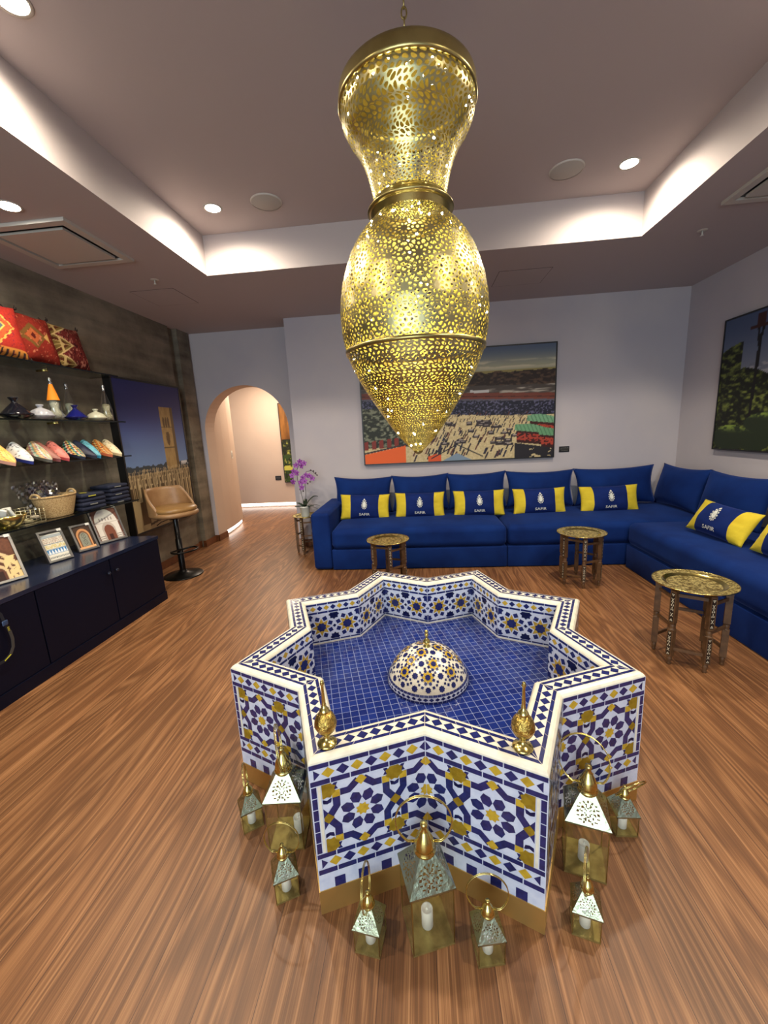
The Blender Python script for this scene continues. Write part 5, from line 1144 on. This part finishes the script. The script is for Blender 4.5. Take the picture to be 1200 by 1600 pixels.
# lanyard hanging from a cabinet knob
t = empty('lanyard', (-2.318, 1.84, .46), 'grey and navy strap with yellow lettering hanging from the cabinet at the left edge', 'strap')
mb = MB(); pts = []
ctr = [(1.80,.60),(1.84,.565),(1.868,.52),(1.878,.46),(1.892,.41),(1.897,.36),(1.890,.315),(1.868,.28),(1.83,.262),(1.79,.262),(1.755,.285),(1.74,.33),(1.74,.42),(1.755,.52),(1.80,.60)]
vs = []
for y, z in ctr: vs.append((y, z))
def strap(i0, i1, w_, m, name, off=0):
    mb = MB(); q = vs[i0:i1]; V = []
    for i, (y, z) in enumerate(q):
        a = q[max(i-1, 0)]; b = q[min(i+1, len(q)-1)]; d = Vector((b[0]-a[0], b[1]-a[1])).normalized(); n_ = Vector((-d.y, d.x))*w_/2; V += [(off, y+n_.x-1.84, z+n_.y-.46), (off, y-n_.x-1.84, z-n_.y-.46), (off-.002, y+n_.x-1.84, z+n_.y-.46), (off-.002, y-n_.x-1.84, z-n_.y-.46)]
    mb.add(V, [(4*i, 4*i+1, 4*i+5, 4*i+4) for i in range(len(q)-1)]+[(4*i+2, 4*i+6, 4*i+7, 4*i+3) for i in range(len(q)-1)]+[(4*i, 4*i+4, 4*i+6, 4*i+2) for i in range(len(q)-1)]+[(4*i+1, 4*i+3, 4*i+7, 4*i+5) for i in range(len(q)-1)]); return mb.build(name, m, t)
strap(0, 15, .016, mat('strap_navy', S(26,30,40), .6), 'webbing'); strap(4, 8, .0165, mat('strap_grey', S(64,62,60), .6), 'grey_section', .001); strap(7, 9, .005, YEL, 'yellow_stripe', .0022)
MB().rbox((.003, .036, .005), (.008, .03, .028), .004).build('buckle', mat('blue_buckle', S(50,70,104), .3), t)
tv, tf = text_mesh('PIN', .016)
MB().add([(.0028, .048-z*1.0+0*x, -.035-x) for x, z, _ in tv], tf).build('lettering', YEL, t)

# ------------------------------------------------------------------ bar stool
bs = empty('bar_stool', (-2.56, 3.90, 0), 'tan leather swivel bar stool with a black pedestal beside the cabinet', 'stool', rz=R(-28))
mb = MB(); mb.lathe([(.0001,0),(.195,0),(.198,.006),(.19,.012),(.12,.022),(.06,.036),(.036,.052),(.033,.062)], 48); mb.build('base', GUN, bs)
mb = MB(); mb.lathe([(.031,.05),(.031,.40),(.026,.402),(.026,.64)], 24); mb.build('column', mat('black_metal', S(14,14,16), .25, .4), bs)
mb = MB(); pts = [(.03,0,.285)]+[(.09+.10*math.cos(a)*1.0, .135*math.sin(a), .285) for a in [-2.2+4.4*i/20 for i in range(21)]]+[(.03,0,.285)]; mb.tube(pts, .009, 8); mb.build('footrest', GUN, bs)
mb = MB(); mb.tube([(0,-.03,.63),(-.05,-.12,.60),(-.07,-.16,.57)], .004, 6); mb.build('height_lever', GUN, bs); MB().bb(-.09,.09,-.09,.09,.625,.645).build('seat_plate', GUN, bs)
def seat_outline(a): return (.225*abs(math.cos(a))**.85*math.copysign(1, math.cos(a)), .225*abs(math.sin(a))**.85*math.copysign(1, math.sin(a)))
mb = MB(); n = 48
for r_, z in (): pass
rings = [(.05,.645),(.82,.648),(.96,.660),(1.0,.675)]
for k in range(len(rings)-1): pass
def ring(mb, rr, m=0):
    vs = [];
    for s_, z in rr:
        for i in range(n): x, y = seat_outline(2*PI*i/n+.001); vs.append((x*s_, y*s_, z))
    mb.add(vs, [(j*n+i, j*n+(i+1) % n, (j+1)*n+(i+1) % n, (j+1)*n+i) for j in range(len(rr)-1) for i in range(n)], m, True)
ring(mb, [(.01,.645),(.82,.647),(.96,.655),(1.0,.672),(.99,.690),(.93,.70),(.01,.70)]); mb.build('seat_shell', LEATH, bs)
mb = MB(); ring(mb, [(.90,.695),(.95,.71),(.95,.728),(.90,.742),(.75,.752),(.4,.757),(.01,.758)]); mb.build('seat_pad', LEATH_S, bs)
mb = MB(); na, nz = 40, 8; A0 = R(75); vs = []
for sd in (0, 1):
    for j in range(nz+1):
        for i in range(na+1):
            a = A0+(2*PI-2*A0)*i/na; e = max(0.0, 1-abs((a-PI)/(PI-A0))); H = .035+.235*min(1, e*2.1)**.9; v = j/nz; x, y = seat_outline(a); o = 1.0+.16*v*e-(.10 if sd else 0); vs.append((x*o, y*o*(1-.06*v), .67+H*v))
k_ = (na+1)*(nz+1); fs = [(j*(na+1)+i, j*(na+1)+i+1, (j+1)*(na+1)+i+1, (j+1)*(na+1)+i) for j in range(nz) for i in range(na)]
fs2 = [tuple(x+k_ for x in f[::-1]) for f in fs]; cap_ = [(nz*(na+1)+i, nz*(na+1)+i+1, k_+nz*(na+1)+i+1, k_+nz*(na+1)+i) for i in range(na)]
side_ = [(j*(na+1), (j+1)*(na+1), k_+(j+1)*(na+1), k_+j*(na+1)) for j in range(nz)]+[(j*(na+1)+na, k_+j*(na+1)+na, k_+(j+1)*(na+1)+na, (j+1)*(na+1)+na) for j in range(nz)]
mb.add(vs, fs+fs2+cap_+side_, 0, True); mb.build('backrest', LEATH, bs)
bpy.context.view_layer.update()
